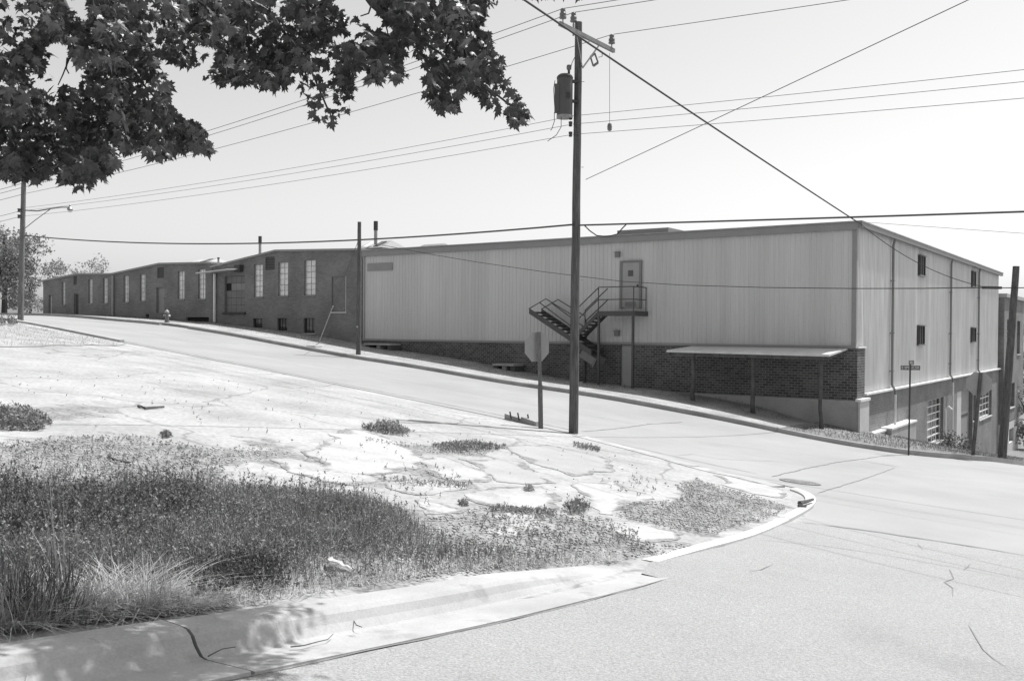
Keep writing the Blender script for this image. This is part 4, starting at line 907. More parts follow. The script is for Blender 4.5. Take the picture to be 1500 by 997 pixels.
# heavy service drop to the roof corner
ct = W(-.1, -.2, ZT-.02); e = A(772, 0, 20.); f_ = Vector(ct)+(e-Vector(ct))*1.75; f_.z += .1
pts = []
for k in range(31):
    t = k/30; p = Vector(ct)+(f_-Vector(ct))*t; p.z -= .1*4*t*(1-t); pts.append(p)
tag(MB().tube(pts, .024, 6).build('overhead_wire', M['wire'], None, loc=tuple(ct)), 'heavy service drop swooping past the crossarm to the warehouse roof corner', 'wire', 'overhead wires')
wire('thin cable from the roof corner down past the side wall to the leaning pole', W(-.15, -.15, ZT-.05), A(1441, 420, 32.5), .35, .014, 'wire')
wire('faint wire running right from the warehouse roof corner', W(-.1, 1.2, ZT+.1), W(-.1, 1.2, ZT+.1)+(A(1600, 349, 30)-W(-.1, 1.2, ZT+.1))*3, .0, .008)
wire('thin span wire rising from the transformer pole to the upper right', A(858, 263, 24.), A(858, 263, 24.)+(A(1500, -42, 15)-A(858, 263, 24.))*2, .04, .009)

# ------------------------------------------------------------------ signs
def octagon(name, c, n, r, th, m, parent):
    n = Vector(n).normalized(); sx = Vector((0, 0, 1)).cross(n).normalized(); uy = n.cross(sx); mb = MB()
    P = [c+(sx*math.cos(math.pi/8+k*math.pi/4)+uy*math.sin(math.pi/8+k*math.pi/4))*r for k in range(8)]
    fr = [p+n*th/2 for p in P]; bk = [p-n*th/2 for p in P]; mb.poly(fr); mb.poly(bk[::-1])
    for k in range(8): mb.quad(fr[k], bk[k], bk[(k+1) % 8], fr[(k+1) % 8])
    return mb.build(name, m, parent)
B1 = A(792.5, 627, 24.2); B1.z = H(B1.x, B1.y); T1 = A(789.5, 486, 24.2)
s1_ = thing('stop_sign', 'stop sign seen from behind on a flat grey post beside the tall utility pole', 'stop sign', B1, 'stop signs seen from behind')
nrm = Vector((-.56, .83, 0)); side = Vector((0, 0, 1)).cross(nrm)
MB().bar(B1-Vector((0, 0, .3)), B1+(T1-B1)*.45, .12, .13, up=Vector((0, 1, 0))).build('post', M['woodgrey'], s1_)
MB().bar(B1+(T1-B1)*.45, T1, .095, .085, up=Vector((0, 1, 0))).build('upper_post', M['woodgrey'], s1_)
c1 = A(789, 508, 24.2)+nrm*.075
octagon('sign_plate', c1, nrm, .41, .006, M['signback'], s1_); octagon('sign_face', c1+nrm*.006, nrm, .405, .004, M['signdark'], s1_)
for dz in (.2, -.2): MB().bar(c1+Vector((0, 0, dz))-nrm*.13, c1+Vector((0, 0, dz)), .02, .02).build('bolt', M['galv'], s1_)
B2 = A(1425, 670, 30.9); B2.z = H(B2.x, B2.y)+.12; T2_ = A(1436.5, 546, 30.9)
s2_ = thing('stop_sign', 'stop sign seen from behind on a leaning post before the side wall', 'stop sign', B2, 'stop signs seen from behind')
n2 = Vector((.5, .86, 0)); MB().bar(B2-(T2_-B2).normalized()*.3, T2_, .09, .075, up=Vector((0, 1, 0))).build('post', M['timber'], s2_)
c2 = A(1434, 562, 30.9)+n2*.06; octagon('sign_plate', c2, n2, .41, .006, M['signback'], s2_); octagon('sign_face', c2+n2*.006, n2, .405, .004, M['signdark'], s2_)
B3 = A(1331, 656, 30.); B3.z = H(B3.x, B3.y)+.1; T3 = A(1333.5, 529, 30.)
s3_ = thing('street_name_sign', 'street name sign with two blades on a thin post at the corner', 'street sign', B3)
MB().tube([B3-Vector((0, 0, .3)), T3-Vector((0, 0, .05))], .027, 8).build('post', M['dark'], s3_)
def blade(c, d, w, h, text, parent):
    d = Vector(d).normalized(); n = Vector((d.y, -d.x, 0)); b = MB(); b.bar(c-d*w/2, c+d*w/2, .012, h); o = b.build('blade', M['signdark'], parent)
    cu_ = bpy.data.curves.new('lettering', 'FONT'); cu_.body = text; cu_.size = h*.82; cu_.align_x = 'CENTER'; cu_.align_y = 'CENTER'; cu_.extrude = .001
    t = bpy.data.objects.new('lettering_tmp', cu_); COL.objects.link(t); bpy.context.view_layer.update()
    me = bpy.data.meshes.new_from_object(t); bpy.data.objects.remove(t); x = [v.co.x for v in me.vertices]; k = min(1, w*.9/(max(x)-min(x)))
    for v in me.vertices: p = c+d*v.co.x*k+Vector((0, 0, v.co.y))+n*(.0085+v.co.z); v.co = p-wloc(parent)-Vector(o.location)
    me.materials.clear(); me.materials.append(M['lettering']); l = bpy.data.objects.new('lettering', me); COL.objects.link(l); l.parent = o
blade(A(1333.5, 538.5, 30.), (1, -.08, 0), .6, .14, 'E SPENCER', s3_)
blade(A(1335, 531, 30.), (Vd[0], Vd[1]-.3, 0), .34, .14, 'HILL', s3_)

# ------------------------------------------------------------------ fire hydrant
hs_, _ = onV(244.5, 473, -4.1); hb = W(hs_, -4.1, Hs(hs_, -4.1)+.1); hy = thing('fire_hydrant', 'small fire hydrant on the verge in front of the middle brick section', 'hydrant', hb)
MB().lathe(hb, [(.16, 0), (.16, .05), (.11, .06), (.11, .5), (.14, .51), (.14, .56)], 12).build('barrel', M['iron'], hy)
MB().lathe(hb+Vector((0, 0, .56)), [(.13, 0), (.12, .08), (.07, .14), (.03, .16), (.03, .21)], 12).build('bonnet', M['signback'], hy)
for dx in (Vector((1, -.3, 0)), Vector((-1, .3, 0))): dx.normalize(); MB().tube([hb+Vector((0, 0, .4)), hb+Vector((0, 0, .4))+dx*.2], .05, 8).build('outlet', M['white'], hy)
MB().tube([hb+Vector((0, 0, .38)), hb+Vector((-.05, -.21, .38))], .06, 8).build('outlet', M['iron'], hy)

# ------------------------------------------------------------------ small things
bkp = [A(739, 614, 25.2), A(763, 619.5, 24.9), A(785, 617, 24.6)]
ck = thing('broken_kerb_block', 'broken concrete kerb block with rebar stubs at the lot edge by the stop sign', 'kerb block', Vector((bkp[1].x, bkp[1].y, H(bkp[1].x, bkp[1].y))))
for a, b in zip(bkp, bkp[1:]):
    a = Vector(a); b = Vector(b); za, zb_ = H(a.x, a.y), H(b.x, b.y)
    mb = MB(); d = (b-a); d.z = 0; n = Vector((-d.y, d.x, 0)).normalized()*.16
    mb.hexa([Vector((a.x, a.y, za-.1)), Vector((b.x, b.y, zb_-.1)), Vector((b.x, b.y, zb_-.1))+n, Vector((a.x, a.y, za-.1))+n, Vector((a.x, a.y, za+.15)), Vector((b.x, b.y, zb_+.1)), Vector((b.x, b.y, zb_+.1))+n, Vector((a.x, a.y, za+.15))+n]); mb.build('block', M['kerbdark'], ck)
for px_, py_ in ((749, 612), (760.5, 612.5), (775, 613)):
    p = A(px_, py_+3, 24.9); z = H(p.x, p.y)+.05; MB().tube([Vector((p.x, p.y, z)), Vector((p.x-.04, p.y, z+.2))], .022, 5).build('rebar', M['dark'], ck)
# bleached wood chunk in the weeds
lp, lq = G(478, 838), G(516, 846); ax = (lq-lp).normalized(); mb = MB(); k = 9; pts = []; rad = []
for i in range(k): pts.append(lp+(lq-lp)*(i/(k-1))+Vector((random.uniform(-.01, .01), random.uniform(-.01, .01), .075+random.uniform(-.008, .008)-.03*i/k))); rad.append((.055-.03*i/k)*random.uniform(.8, 1.15))
tag(mb.tube(pts, rad, 7).build('wood_chunk', M['log'], None, loc=tuple(lp)), 'bleached broken wood chunk lying at the front of the weeds', 'wood')
def twig(label, px, r, m='timber', off=.02, z0=0.):
    P = [G(*p)+Vector((0, 0, off+z0)) for p in px]; rad = [r*(1-.6*i/len(P)) for i in range(len(P))]
    return tag(MB().tube(P, rad, 6).build('stick', M[m], None, loc=tuple(P[0])), label, 'stick', 'sticks lying on the ground')
twig('thin forked twig lying on the pale gutter in front', [(426, 952), (445, 950), (463, 945), (480, 941), (488, 933)], .004, off=.02)
twig('tiny curled twig on the gutter behind the forked twig', [(516, 912), (522, 922), (530, 925)], .004, off=.03)
twig('small bent twig beside the shaded patch of gutter', [(305, 969), (318, 962), (326, 958), (345, 955)], .004, off=.03)
twig('dark stick lying on the gravel behind the weeds', [(159, 672), (172, 677), (195, 680)], .02)
twig('dark stick on the open lot paving', [(203, 596), (212, 599), (240, 597)], .03)
twig('bark stick lying across the tip of the pale kerb', [(1171, 746), (1180, 744), (1191, 740)], .035, off=.1)
twig('short bark stick just below the other on the pale kerb', [(1169, 749), (1181, 750)], .025, off=.09)
# broken white slab piece on the verge by the guy
bs_, _ = onV(461, 489, -4.3); b = W(bs_, -4.3, Hs(bs_, -4.3)+.1)
tag(MB().box(bs_-.3, bs_+.35, -4.55, -4.1, b.z-.1, b.z+.1).build('concrete_lump', M['plinthlit'], None, loc=tuple(b), bevel=.03), 'pale concrete lump on the verge at the foot of the guy wire', 'concrete')

# ------------------------------------------------------------------ vegetation helpers
def scatter(poly, n):
    P = np.array(poly); lo, hi = P.min(0), P.max(0); out = []
    got = 0
    while got < n:
        q = rng.uniform(lo, hi, (n*2, 2)); q = q[inside(q, poly)]; out.append(q); got += len(q)
        if len(q) == 0: break
    return np.concatenate(out)[:n]
def tri_leaves(P, D, Nn, L, Wd):              # rhombus leaves at P along D, width axis from Nn
    X_ = np.cross(D, Nn); X_ /= np.maximum(np.linalg.norm(X_, axis=1, keepdims=True), 1e-6)
    a = P; b = P+D*L[:, None]*.5+X_*Wd[:, None]*.5; c = P+D*L[:, None]; d = P+D*L[:, None]*.5-X_*Wd[:, None]*.5
    V_ = np.stack([a, b, c, d], 1).reshape(-1, 3); F_ = np.arange(len(V_)).reshape(-1, 4); return V_, F_
def rnd_dir(n, zb=0.):
    d = rng.normal(size=(n, 3)); d[:, 2] += zb; return d/np.linalg.norm(d, axis=1, keepdims=True)
def weeds(name, xy, h, m, nl=9, leaf=.03, off=0., wid=.45, poly=None, fall=.25):
    n = len(xy); z = Hn(xy[:, 0], xy[:, 1])+off; hh = h*rng.uniform(.45, 1.15, n)*(.88+.22*np.sin(xy[:, 0]*3.1+1.7*np.sin(xy[:, 1]*2.3))*np.sin(xy[:, 1]*2.7+.8)+.1*np.sin(xy[:, 0]*8.3)*np.sin(xy[:, 1]*7.1))
    if poly is not None: hh = hh*np.clip(.3+edge_dist(xy, poly)/fall, 0, 1)
    lean = rng.normal(0, .18, (n, 2))
    top = np.c_[lean[:, 0]*hh, lean[:, 1]*hh, hh]; b = np.c_[xy, z]
    V_, F_ = tri_leaves(b, top/np.linalg.norm(top, axis=1, keepdims=True), rnd_dir(n), hh, np.full(n, .006)); Vs, Fs = [V_], [F_]; k = len(V_)
    t = rng.uniform(.15, 1., (n, nl)); P = (b[:, None]+top[:, None]*t[..., None]).reshape(-1, 3)
    D = rnd_dir(n*nl, .5); L_ = leaf*rng.uniform(.6, 1.4, n*nl); V2, F2 = tri_leaves(P, D, rnd_dir(n*nl, 1.2), L_, L_*wid)
    Vs.append(V2); Fs.append(F2+k); return np.concatenate(Vs), np.concatenate(Fs)
def blades(xy, h, off=0., spread=.35, w=.006, droop=.5):
    n = len(xy); z = Hn(xy[:, 0], xy[:, 1])+off; hh = h*rng.uniform(.45, 1.2, n); a = rng.uniform(0, 2*math.pi, n); sp = np.abs(rng.normal(0, spread, n))
    dx, dy = np.cos(a), np.sin(a); b = np.c_[xy, z]; pts = []
    for t in (0, .35, .7, 1.): pts.append(b+np.c_[dx*sp*hh*t*(1+t*droop), dy*sp*hh*t*(1+t*droop), hh*(t-droop*.45*sp*t*t)])
    s = np.c_[-dy, dx, np.zeros(n)]*(w*.5); V_ = []; 
    for k, wk in enumerate((1, .9, .6, .08)): V_ += [pts[k]-s*wk, pts[k]+s*wk]
    V_ = np.stack(V_, 1).reshape(-1, 3); base = np.arange(n)[:, None]*8
    F_ = np.concatenate([base+np.array([[2*k, 2*k+1, 2*k+3, 2*k+2]]) for k in range(3)]); return V_, F_

field = GP([(-120, 718), (100, 716), (300, 714), (450, 724), (560, 737), (610, 757), (650, 787), (700, 800), (800, 813), (880, 824), (905, 822), (800, 828), (722, 832), (644, 839), (539, 855), (418, 875), (260, 896), (0, 924), (-120, 935)])
core = GP([(-120, 722), (100, 720), (300, 720), (450, 728), (550, 742), (600, 762), (630, 788), (600, 806), (500, 822), (400, 850), (260, 874), (0, 900), (-120, 910)])
def ragged(poly, n, keep=.45):                  # denser inside, thinning towards the edge and in patches
    q = scatter(poly, int(n*2.2)); d = edge_dist(q, poly); x, y = q[:, 0], q[:, 1]
    pt = .62+.3*np.sin(x*2.3+1.3*np.sin(y*1.9))*np.sin(y*2.9+x*.7)+.16*np.sin(x*6.1+y*2.2)*np.sin(y*5.3-x*1.4)
    return q[rng.uniform(0, 1, len(q)) < np.clip(pt, .05, 1)*np.clip(.12+d/keep, 0, 1)][:n]
Vs, Fs = weeds('w', ragged(core, 8200, .9), .24, None, nl=13, leaf=.025, wid=.38, poly=core, fall=.6); Vb, Fb = weeds('w', ragged(field, 4200, .25), .13, None, nl=9, leaf=.024, wid=.4)
Vc, Fc_ = weeds('w', ragged(core, 600), .38, None, nl=16, leaf=.03, poly=core, fall=.3)
midz = GP([(-120, 686), (100, 684), (300, 688), (450, 704), (560, 722), (625, 760), (450, 760), (-120, 760)])
Vm, Fm = weeds('w', ragged(midz, 750, .8), .17, None, nl=11, leaf=.026, wid=.4)
V_ = np.concatenate([Vs, Vb, Vc, Vm]); F_ = np.concatenate([Fs, Fb+len(Vs), Fc_+len(Vs)+len(Vb), Fm+len(Vs)+len(Vb)+len(Vc)])
tag(mesh_np('weeds', V_, F_, M['weed']), 'dense knee-high weeds growing along the back of the front gutter', 'weeds', kind='stuff')
Va, Fa = blades(ragged(core, 15000, .9), .23, 0, .42, .0055, .6); Vb, Fb = blades(scatter(field, 7000), .13, 0, .6, .005, .6)
tag(mesh_np('wild_grass', np.concatenate([Va, Vb]), np.concatenate([Fa, Fb+len(Va)]), M['wild']), 'thin wild grass growing up through the weeds', 'grass', kind='stuff')
fr = GP([(-120, 905), (0, 895), (120, 885), (260, 868), (420, 850), (540, 838), (650, 826), (760, 820), (905, 815), (905, 823), (722, 833), (644, 840), (539, 856), (418, 877), (260, 899), (0, 927), (-120, 940)])
fl = GP([(-120, 895), (0, 888), (120, 880), (265, 862), (330, 868), (330, 888), (260, 899), (0, 927), (-120, 940)])
Va, Fa = blades(scatter(fl, 5200), .11, spread=1.1, droop=.8); Vb, Fb = blades(scatter(fr, 3200), .08, spread=1.1, droop=.8); Fa = np.concatenate([Fa, Fb+len(Va)]); Va = np.concatenate([Va, Vb])
tag(mesh_np('dry_grass', Va, Fa, M['dry']), 'dry pale grass fringe against the gutter', 'grass', kind='stuff')
dk = GP([(-120, 735), (120, 728), (330, 722), (330, 780), (200, 820), (-120, 850)]); dk2 = GP([(270, 840), (420, 820), (420, 866), (280, 888)])
Va, Fa = weeds('w', ragged(dk, 2000, .8), .34, None, nl=15, leaf=.03, poly=dk, fall=.4); Vb, Fb = weeds('w', ragged(dk2, 900, .3), .22, None, nl=13, leaf=.026)
tag(mesh_np('dark_weeds', np.concatenate([Va, Vb]), np.concatenate([Fa, Fb+len(Va)]), M['weeddark']), 'darker taller weeds standing among the dense weeds at left', 'weeds', kind='stuff')
def clump(name, label, px, r, n, h, m, spread, w, cat='grass', off=0., droop=.5):
    c = G(*px); a = rng.uniform(0, 2*math.pi, n); rr_ = r*np.sqrt(rng.uniform(0, 1, n)); xy = np.c_[c.x+rr_*np.cos(a), c.y+rr_*np.sin(a)]
    V_, F_ = blades(xy, h, off, spread, w, droop); return tag(mesh_np(name, V_, F_, M[m], loc=tuple(c)), label, cat)
clump('grass_clump', 'tall dark grass clump with upright stalks at the left foreground', (60, 905), .2, 200, .4, 'weeddark', .45, .007)
clump('grass_clump', 'pale arching grass clump left of the broken gutter joint', (205, 893), .2, 420, .3, 'dry', 1.0, .006, droop=.9)
clump('grass_clump', 'pale drooping grass clump at the far left foreground', (20, 915), .18, 260, .28, 'dry', 1.0, .006, droop=.9)
clump('grass_clump', 'thin pale grass stalks standing between the two left clumps', (105, 900), .08, 14, .75, 'dry', .22, .008)
clump('grass_clump', 'pale grass clump right of the dark clump in the left foreground', (140, 897), .16, 260, .28, 'dry', 1.0, .006, droop=.9)
def weed_clump(label, pxs, n, h, leaf=.04, m='weedpale', nl=8):
    h *= .72
    poly = GP(pxs); fp = fract(poly, .15, 3); r_ = .5*min(np.ptp(np.array(poly), axis=0)); V_, F_ = weeds('w', scatter(fp, int(n*.8)), h*1.15, None, nl=nl, leaf=leaf*.75, poly=fp, fall=max(.12, r_*.7)); c = np.array(poly).mean(0)
    xo = scatter(fp, int(n*.5)); xo = c+(xo-c)*rng.uniform(.5, 1.12, (len(xo), 1)); Vg, Fg = blades(xo, h*.55, 0, .7, .008); F_ = np.concatenate([F_, Fg+len(V_)]); V_ = np.concatenate([V_, Vg])
    return tag(mesh_np('weed_clump', V_, F_, M[m], loc=(c[0], c[1], H(*c))), label, 'weeds', 'weed clumps on the old lot')
weed_clump('bushy weed clump in the middle of the broken slabs', [(822, 744), (845, 740), (868, 746), (862, 752), (838, 753)], 130, .3, .045)
weed_clump('leafy weed patch on the paving left of the stop sign shadow', [(528, 627), (570, 627), (608, 633), (600, 639), (560, 635)], 330, .3, .06)
weed_clump('low weed patch just in front of the stop sign shadow', [(632, 652), (665, 648), (745, 653), (735, 658), (680, 662), (640, 662)], 480, .16, .05)
weed_clump('weed patch at the far left edge of the lot', [(-60, 614), (-20, 608), (40, 608), (75, 620), (60, 630), (0, 630), (-60, 632)], 700, .35, .07)
weed_clump('small weed tuft in a slab crack above the front weeds', [(765, 716), (778, 714), (782, 719), (770, 720)], 40, .14, .04)
weed_clump('small weed tuft left of the bare slab', [(672, 736), (682, 734), (686, 739), (676, 740)], 40, .14, .04)
weed_clump('weed tuft beside the gravel at the left of the slabs', [(235, 636), (246, 634), (248, 640), (238, 641)], 60, .15, .05)
weed_clump('straggling weeds along the crack below the bare slab', [(715, 743), (790, 748), (815, 752), (812, 757), (780, 753), (720, 749)], 190, .12, .04)
weed_clump('weeds at the pale kerb near the tall pole', [(836, 648), (850, 650), (885, 658), (880, 662), (850, 657)], 120, .12, .05)
sw = np.concatenate([scatter(fract(GP(p), .1, 2), n) for p, n in (
 ([(-60, 650), (60, 645), (170, 640), (240, 645), (300, 658), (330, 690), (300, 715), (-60, 715)], 420), ([(640, 668), (690, 705), (640, 745), (600, 740), (560, 712)], 45),
 ([(470, 655), (600, 650), (640, 700), (560, 715), (400, 700)], 25), ([(900, 745), (1020, 720), (1130, 745), (1040, 780), (950, 770)], 60), ([(690, 750), (900, 765), (960, 810), (830, 812), (720, 790)], 200), ([(0, 560), (300, 560), (600, 640), (200, 640)], 22),
 ([(560, 700), (690, 710), (690, 716), (560, 708)], 80), ([(860, 700), (1000, 700), (1000, 720), (900, 730)], 35))])
Va, Fa = weeds('w', sw, .07, None, nl=7, leaf=.03)
tag(mesh_np('scattered_weeds', Va, Fa, M['weedpale']), 'sparse low weeds scattered over the old lot', 'weeds', kind='stuff')
# pebbles over the lot and gravel
def pebbles(name, xy, r0, r1, label, m='stone', off=0.):
    n = len(xy); r = rng.uniform(r0, r1, n); z = Hn(xy[:, 0], xy[:, 1])+off; o = np.array([(1,0,0),(0,1,0),(-1,0,0),(0,-1,0),(0,0,.8),(0,0,-.6)], float)
    V_ = np.c_[xy, z][:, None]+o[None]*(rng.uniform(.6, 1.3, (n, 6, 1)))*r[:, None, None]; f = np.array([(0,1,4),(1,2,4),(2,3,4),(3,0,4),(1,0,5),(2,1,5),(3,2,5),(0,3,5)])
    return tag(mesh_np(name, V_.reshape(-1, 3), (np.arange(n)[:, None, None]*6+f[None]).reshape(-1, 3), M[m]), label, 'gravel', kind='stuff')
pebbles('gravel', np.concatenate([scatter(gp[0], 2600), scatter(gp[1], 3600), scatter(gp[2], 1800), scatter(gp[3], 500)]), .006, .022, 'loose gravel on the worn patches of the lot', off=.015)
pebbles('rubble', scatter(GP([(0, 540), (500, 570), (840, 650), (1100, 720), (980, 800), (700, 780), (600, 720), (0, 700)]), 170), .01, .026, 'small stones strewn over the lot', 'stone', off=.02)
# verge and bank grass
bank = suv((16, -16), (40, -15.9), (60, -16), (60, -22), (38, -19.5), (24, -18.2)); 
bank = fract(GP([(-160, 480), (-40, 474), (30, 474), (60, 481), (130, 495), (185, 503), (120, 506), (-40, 509), (-160, 512)]), .1, 3)
sheet('bank', bank, .004, M['verge'], .8, rise=None)
Va, Fa = blades(scatter(bank, 2600), .09, .02, .6, .012)
Vb, Fb = blades(scatter(suv((.9, -4.5), (-2.2, -4.0), (-4.5, -2.0), (-5.3, 0), (-5.5, 8), (-.6, 8), (-.6, 1), (.9, -.4)), 7500), .09, .12, .6, .012)
Vc, Fc_ = blades(scatter(suv((2, -3.6), (60, -3.4), (60, -.2), (2, -.2)), 5200), .09, .05, .6, .014)
tag(mesh_np('bank_grass', Va, Fa, M['dry']), 'dry short grass on the left bank around the lamp pole', 'grass', kind='stuff')
V_ = np.concatenate([Vb, Vc]); F_ = np.concatenate([Fb, Fc_+len(Vb)])
tag(mesh_np('verge_grass', V_, F_, M['grass']), 'short rough grass on the verges along the buildings', 'grass', kind='stuff')
Va, Fa = weeds('w', scatter(GP([(-120, 472), (-20, 470), (22, 474), (26, 478), (-40, 478), (-120, 480)]), 260), .4, None, nl=10, leaf=.1)
tag(mesh_np('weed_clump', Va, Fa, M['weed']), 'weeds around the foot of the lamp pole', 'weeds', 'weed clumps on the old lot')
# shrubs by the side door
for k, (px_, py_, lab) in enumerate(((1389, 660, 'low dark shrub left of the side door'), (1411, 658, 'low dark shrub right of the side door'))):
    v_, z_ = onU(px_, py_, -2.4); c = W(-2.4, v_, 0); c.z = H(c.x, c.y)
    n = 300; P = rng.normal(0, 1, (n, 3))*np.array([.24, .24, .2])+np.array([c.x, c.y, c.z+.35]); L_ = rng.uniform(.06, .13, n); V_, F_ = tri_leaves(P, rnd_dir(n), rnd_dir(n), L_, L_*.6)
    sh = thing('shrub', lab, 'shrub', c, 'shrubs by the side door'); o = mesh_np('foliage', V_, F_, M['weeddark'], loc=tuple(c)); o.parent = sh; o.location = (0, 0, 0)
    MB().tube([c-Vector((0, 0, .1)), c+Vector((0, 0, .4))], [.03, .015], 6).build('stem', M['bark'], sh)

# ------------------------------------------------------------------ far trees
def far_tree(label, base, h, rad, n, leafm, leaf=.35, cz=.62, trunk_r=.25, squash=.75, clumps=16, seed=1):
    r_ = np.random.default_rng(seed); base = Vector(base); t = thing('tree', label, 'tree', base, 'trees at the edges of the site')
    top = base+Vector((0, 0, h*.8)); pts = [base-Vector((0, 0, .4)), base+Vector((.05, 0, h*.25)), base+Vector((-.1, .1, h*.5)), top]
    tr_ = MB().tube(pts, [trunk_r, trunk_r*.8, trunk_r*.5, trunk_r*.15], 8).build('trunk', M['bark'], t)
    cs = []
    for k in range(clumps):
        d = r_.normal(size=3); d /= np.linalg.norm(d); rr_ = r_.uniform(.35, .95)
        cs.append((np.array(base)+np.array([d[0]*rad*rr_, d[1]*rad*rr_, h*cz+d[2]*h*(1-cz)*rr_*squash*1.2]), rad*r_.uniform(.22, .42)))
    for c, _ in cs[::2]:
        s_ = base+Vector((0, 0, h*r_.uniform(.25, .5))); e_ = Vector(c); MB().tube([s_, (s_+e_)/2+Vector((0, 0, .2)), e_], [trunk_r*.4, trunk_r*.25, trunk_r*.08], 5).build('limb', M['bark'], tr_)
    per = n//clumps; Vs = []; 
    for c, cr_ in cs:
        d = r_.normal(size=(per, 3)); d /= np.linalg.norm(d, axis=1, keepdims=True); P = c+d*(cr_*r_.uniform(.3, 1., (per, 1))**.6)*np.array([1, 1, .8])
        a = r_.normal(size=(per, 3)); a /= np.linalg.norm(a, axis=1, keepdims=True); b = r_.normal(size=(per, 3)); L_ = leaf*r_.uniform(.5, 1.2, per)
        V_, F_ = tri_leaves(P, a, b, L_, L_*.7); Vs.append(V_)
    V_ = np.concatenate(Vs); o = mesh_np('crown', V_, np.arange(len(V_)).reshape(-1, 4), M[leafm], loc=tuple(base)); o.parent = t; o.location = (0, 0, 0); return t
def tb(px, py, Y): p = A(px, py, Y); return Vector((p.x, p.y, min(p.z, H(p.x, p.y))))
far_tree('large leafy tree behind the lamp pole at the left edge', tb(6, 462, 76), 8.4, 3.6, 12000, 'farleaf', .24, cz=.56, squash=.85, seed=3, clumps=40)
far_tree('broad tree left of the frame edge beside the large leafy one', tb(-70, 462, 84), 8, 4, 3000, 'farleaf', .3, seed=4, clumps=18)
far_tree('smaller bushy tree between the lamp pole and the brick building', tb(44, 462, 80), 4.6, 2.2, 3000, 'farleaf2', .2, cz=.5, seed=5, trunk_r=.14)
far_tree('low tree rising behind the far roof end', tb(82, 440, 92), 6.6, 2.6, 2000, 'farleaf', .22, cz=.7, seed=6, trunk_r=.15)
far_tree('sparse pale treetop behind the far brick roof', tb(133, 440, 96), 7.8, 1.7, 420, 'farleaf2', .22, cz=.75, seed=8, trunk_r=.12, clumps=18)
far_tree('sparse pale treetop just right of the other behind the far roof', tb(148, 440, 98), 8.6, 1.5, 330, 'farleaf2', .22, cz=.78, seed=9, trunk_r=.12, clumps=18)
far_tree('dense tree beside the tall brick building at the right edge', tb(1512, 640, 80), 11, 3.2, 4200, 'farleaf', .3, cz=.55, seed=11, clumps=24)
far_tree('bushy tree low at the right edge below the dense tree', tb(1506, 655, 70), 5, 1.9, 2200, 'farleaf', .22, cz=.5, seed=12, trunk_r=.15)

wood = []
for k in range(46):
    c = A(1600+k*16, 600, 88+rng.uniform(0, 40)); c.z = H(c.x, c.y)+rng.uniform(2, 7); m_ = 300
    d = rng.normal(size=(m_, 3)); d /= np.linalg.norm(d, axis=1, keepdims=True); P = np.array(c)+d*rng.uniform(.5, 1, (m_, 1))*np.array([3.2, 3.2, 3.0]); L_ = rng.uniform(.3, .7, m_)
    wood.append(tri_leaves(P, rnd_dir(m_), rnd_dir(m_), L_, L_*.7)[0])
V_ = np.concatenate(wood); tag(mesh_np('distant_wood', V_, np.arange(len(V_)).reshape(-1, 4), M['farleaf']), 'leafy wood down the hill beyond the right edge', 'wood', kind='stuff')
# ------------------------------------------------------------------ overhanging maple: trunk left of the frame, boughs reaching in overhead
mtx, mty = -5.6, 6.6; mb0 = Vector((mtx, mty, H(mtx, mty)))
mt = thing('maple_tree', 'maple tree with leafy boughs hanging into the top left of the view', 'tree', mb0)
trk = MB().tube([mb0-Vector((0, 0, .3)), mb0+Vector((0, 0, .5)), mb0+Vector((.05, 0, 2)), mb0+Vector((.2, -.05, 4)), mb0+Vector((.3, 0, 6)), mb0+Vector((.2, .2, 8))], [.34, .27, .23, .19, .12, .04], 12).build('trunk', M['bark'], mt, smooth=True)
def limb(pts, r0, r1): 
    n = len(pts); return MB().tube(pts, [r1+(r0-r1)*(1-i/(n-1))**2.6 for i in range(n)], 7).build('limb', M['bark'], mt, smooth=True)
j1 = mb0+Vector((.15, 0, 3.4)); j2 = mb0+Vector((.25, 0, 4.4)); j3 = mb0+Vector((.28, 0, 5.0))
LM = [limb([j1, A(-80, -90, 6.1), A(60, -60, 5.9), A(95, 15, 5.7), A(107, 45, 5.65), A(125, 75, 5.6), A(142, 97, 5.6), A(165, 125, 5.55), A(205, 165, 5.5)], .09, .008),
 limb([j1, A(20, -130, 6.2), A(140, -40, 6.1), A(160, 45, 6.0), A(180, 85, 6.), A(215, 130, 5.95), A(270, 190, 5.9)], .07, .006),
 limb([j2, A(100, -260, 6.), A(330, -180, 5.8), A(500, -60, 5.7), A(545, 5, 5.65), A(565, 25, 5.6), A(590, 42, 5.6), A(640, 75, 5.55), A(690, 110, 5.5), A(755, 160, 5.5)], .085, .006),
 limb([j2, A(100, -220, 6.3), A(250, -120, 6.1), A(370, -20, 6.), A(410, 40, 6.), A(450, 90, 5.9), A(480, 160, 5.9)], .07, .006),
 limb([j1, A(-150, -60, 6.2), A(-60, 40, 6.), A(20, 130, 5.8), A(70, 200, 5.7), A(110, 255, 5.7)], .07, .006),
 limb([j3, A(200, -330, 6.), A(480, -260, 5.9), A(640, -100, 5.8), A(660, 20, 5.8), A(650, 110, 5.8)], .07, .006)]
for q in ([(112, 58), (102, 85), (92, 110), (85, 125)], [(112, 60), (125, 80), (132, 92)], [(545, 5), (540, 20), (528, 24)], [(560, 22), (566, 40), (568, 48)], [(99, 85), (97, 100), (101, 108)], [(480, -5), (472, 12), (466, 20)], [(590, 42), (580, 55), (565, 60)]):
    MB().tube([A(x, y, 5.65) for x, y in q], [.007, .005, .004, .003][:len(q)], 5).build('twig', M['bark'], mt)
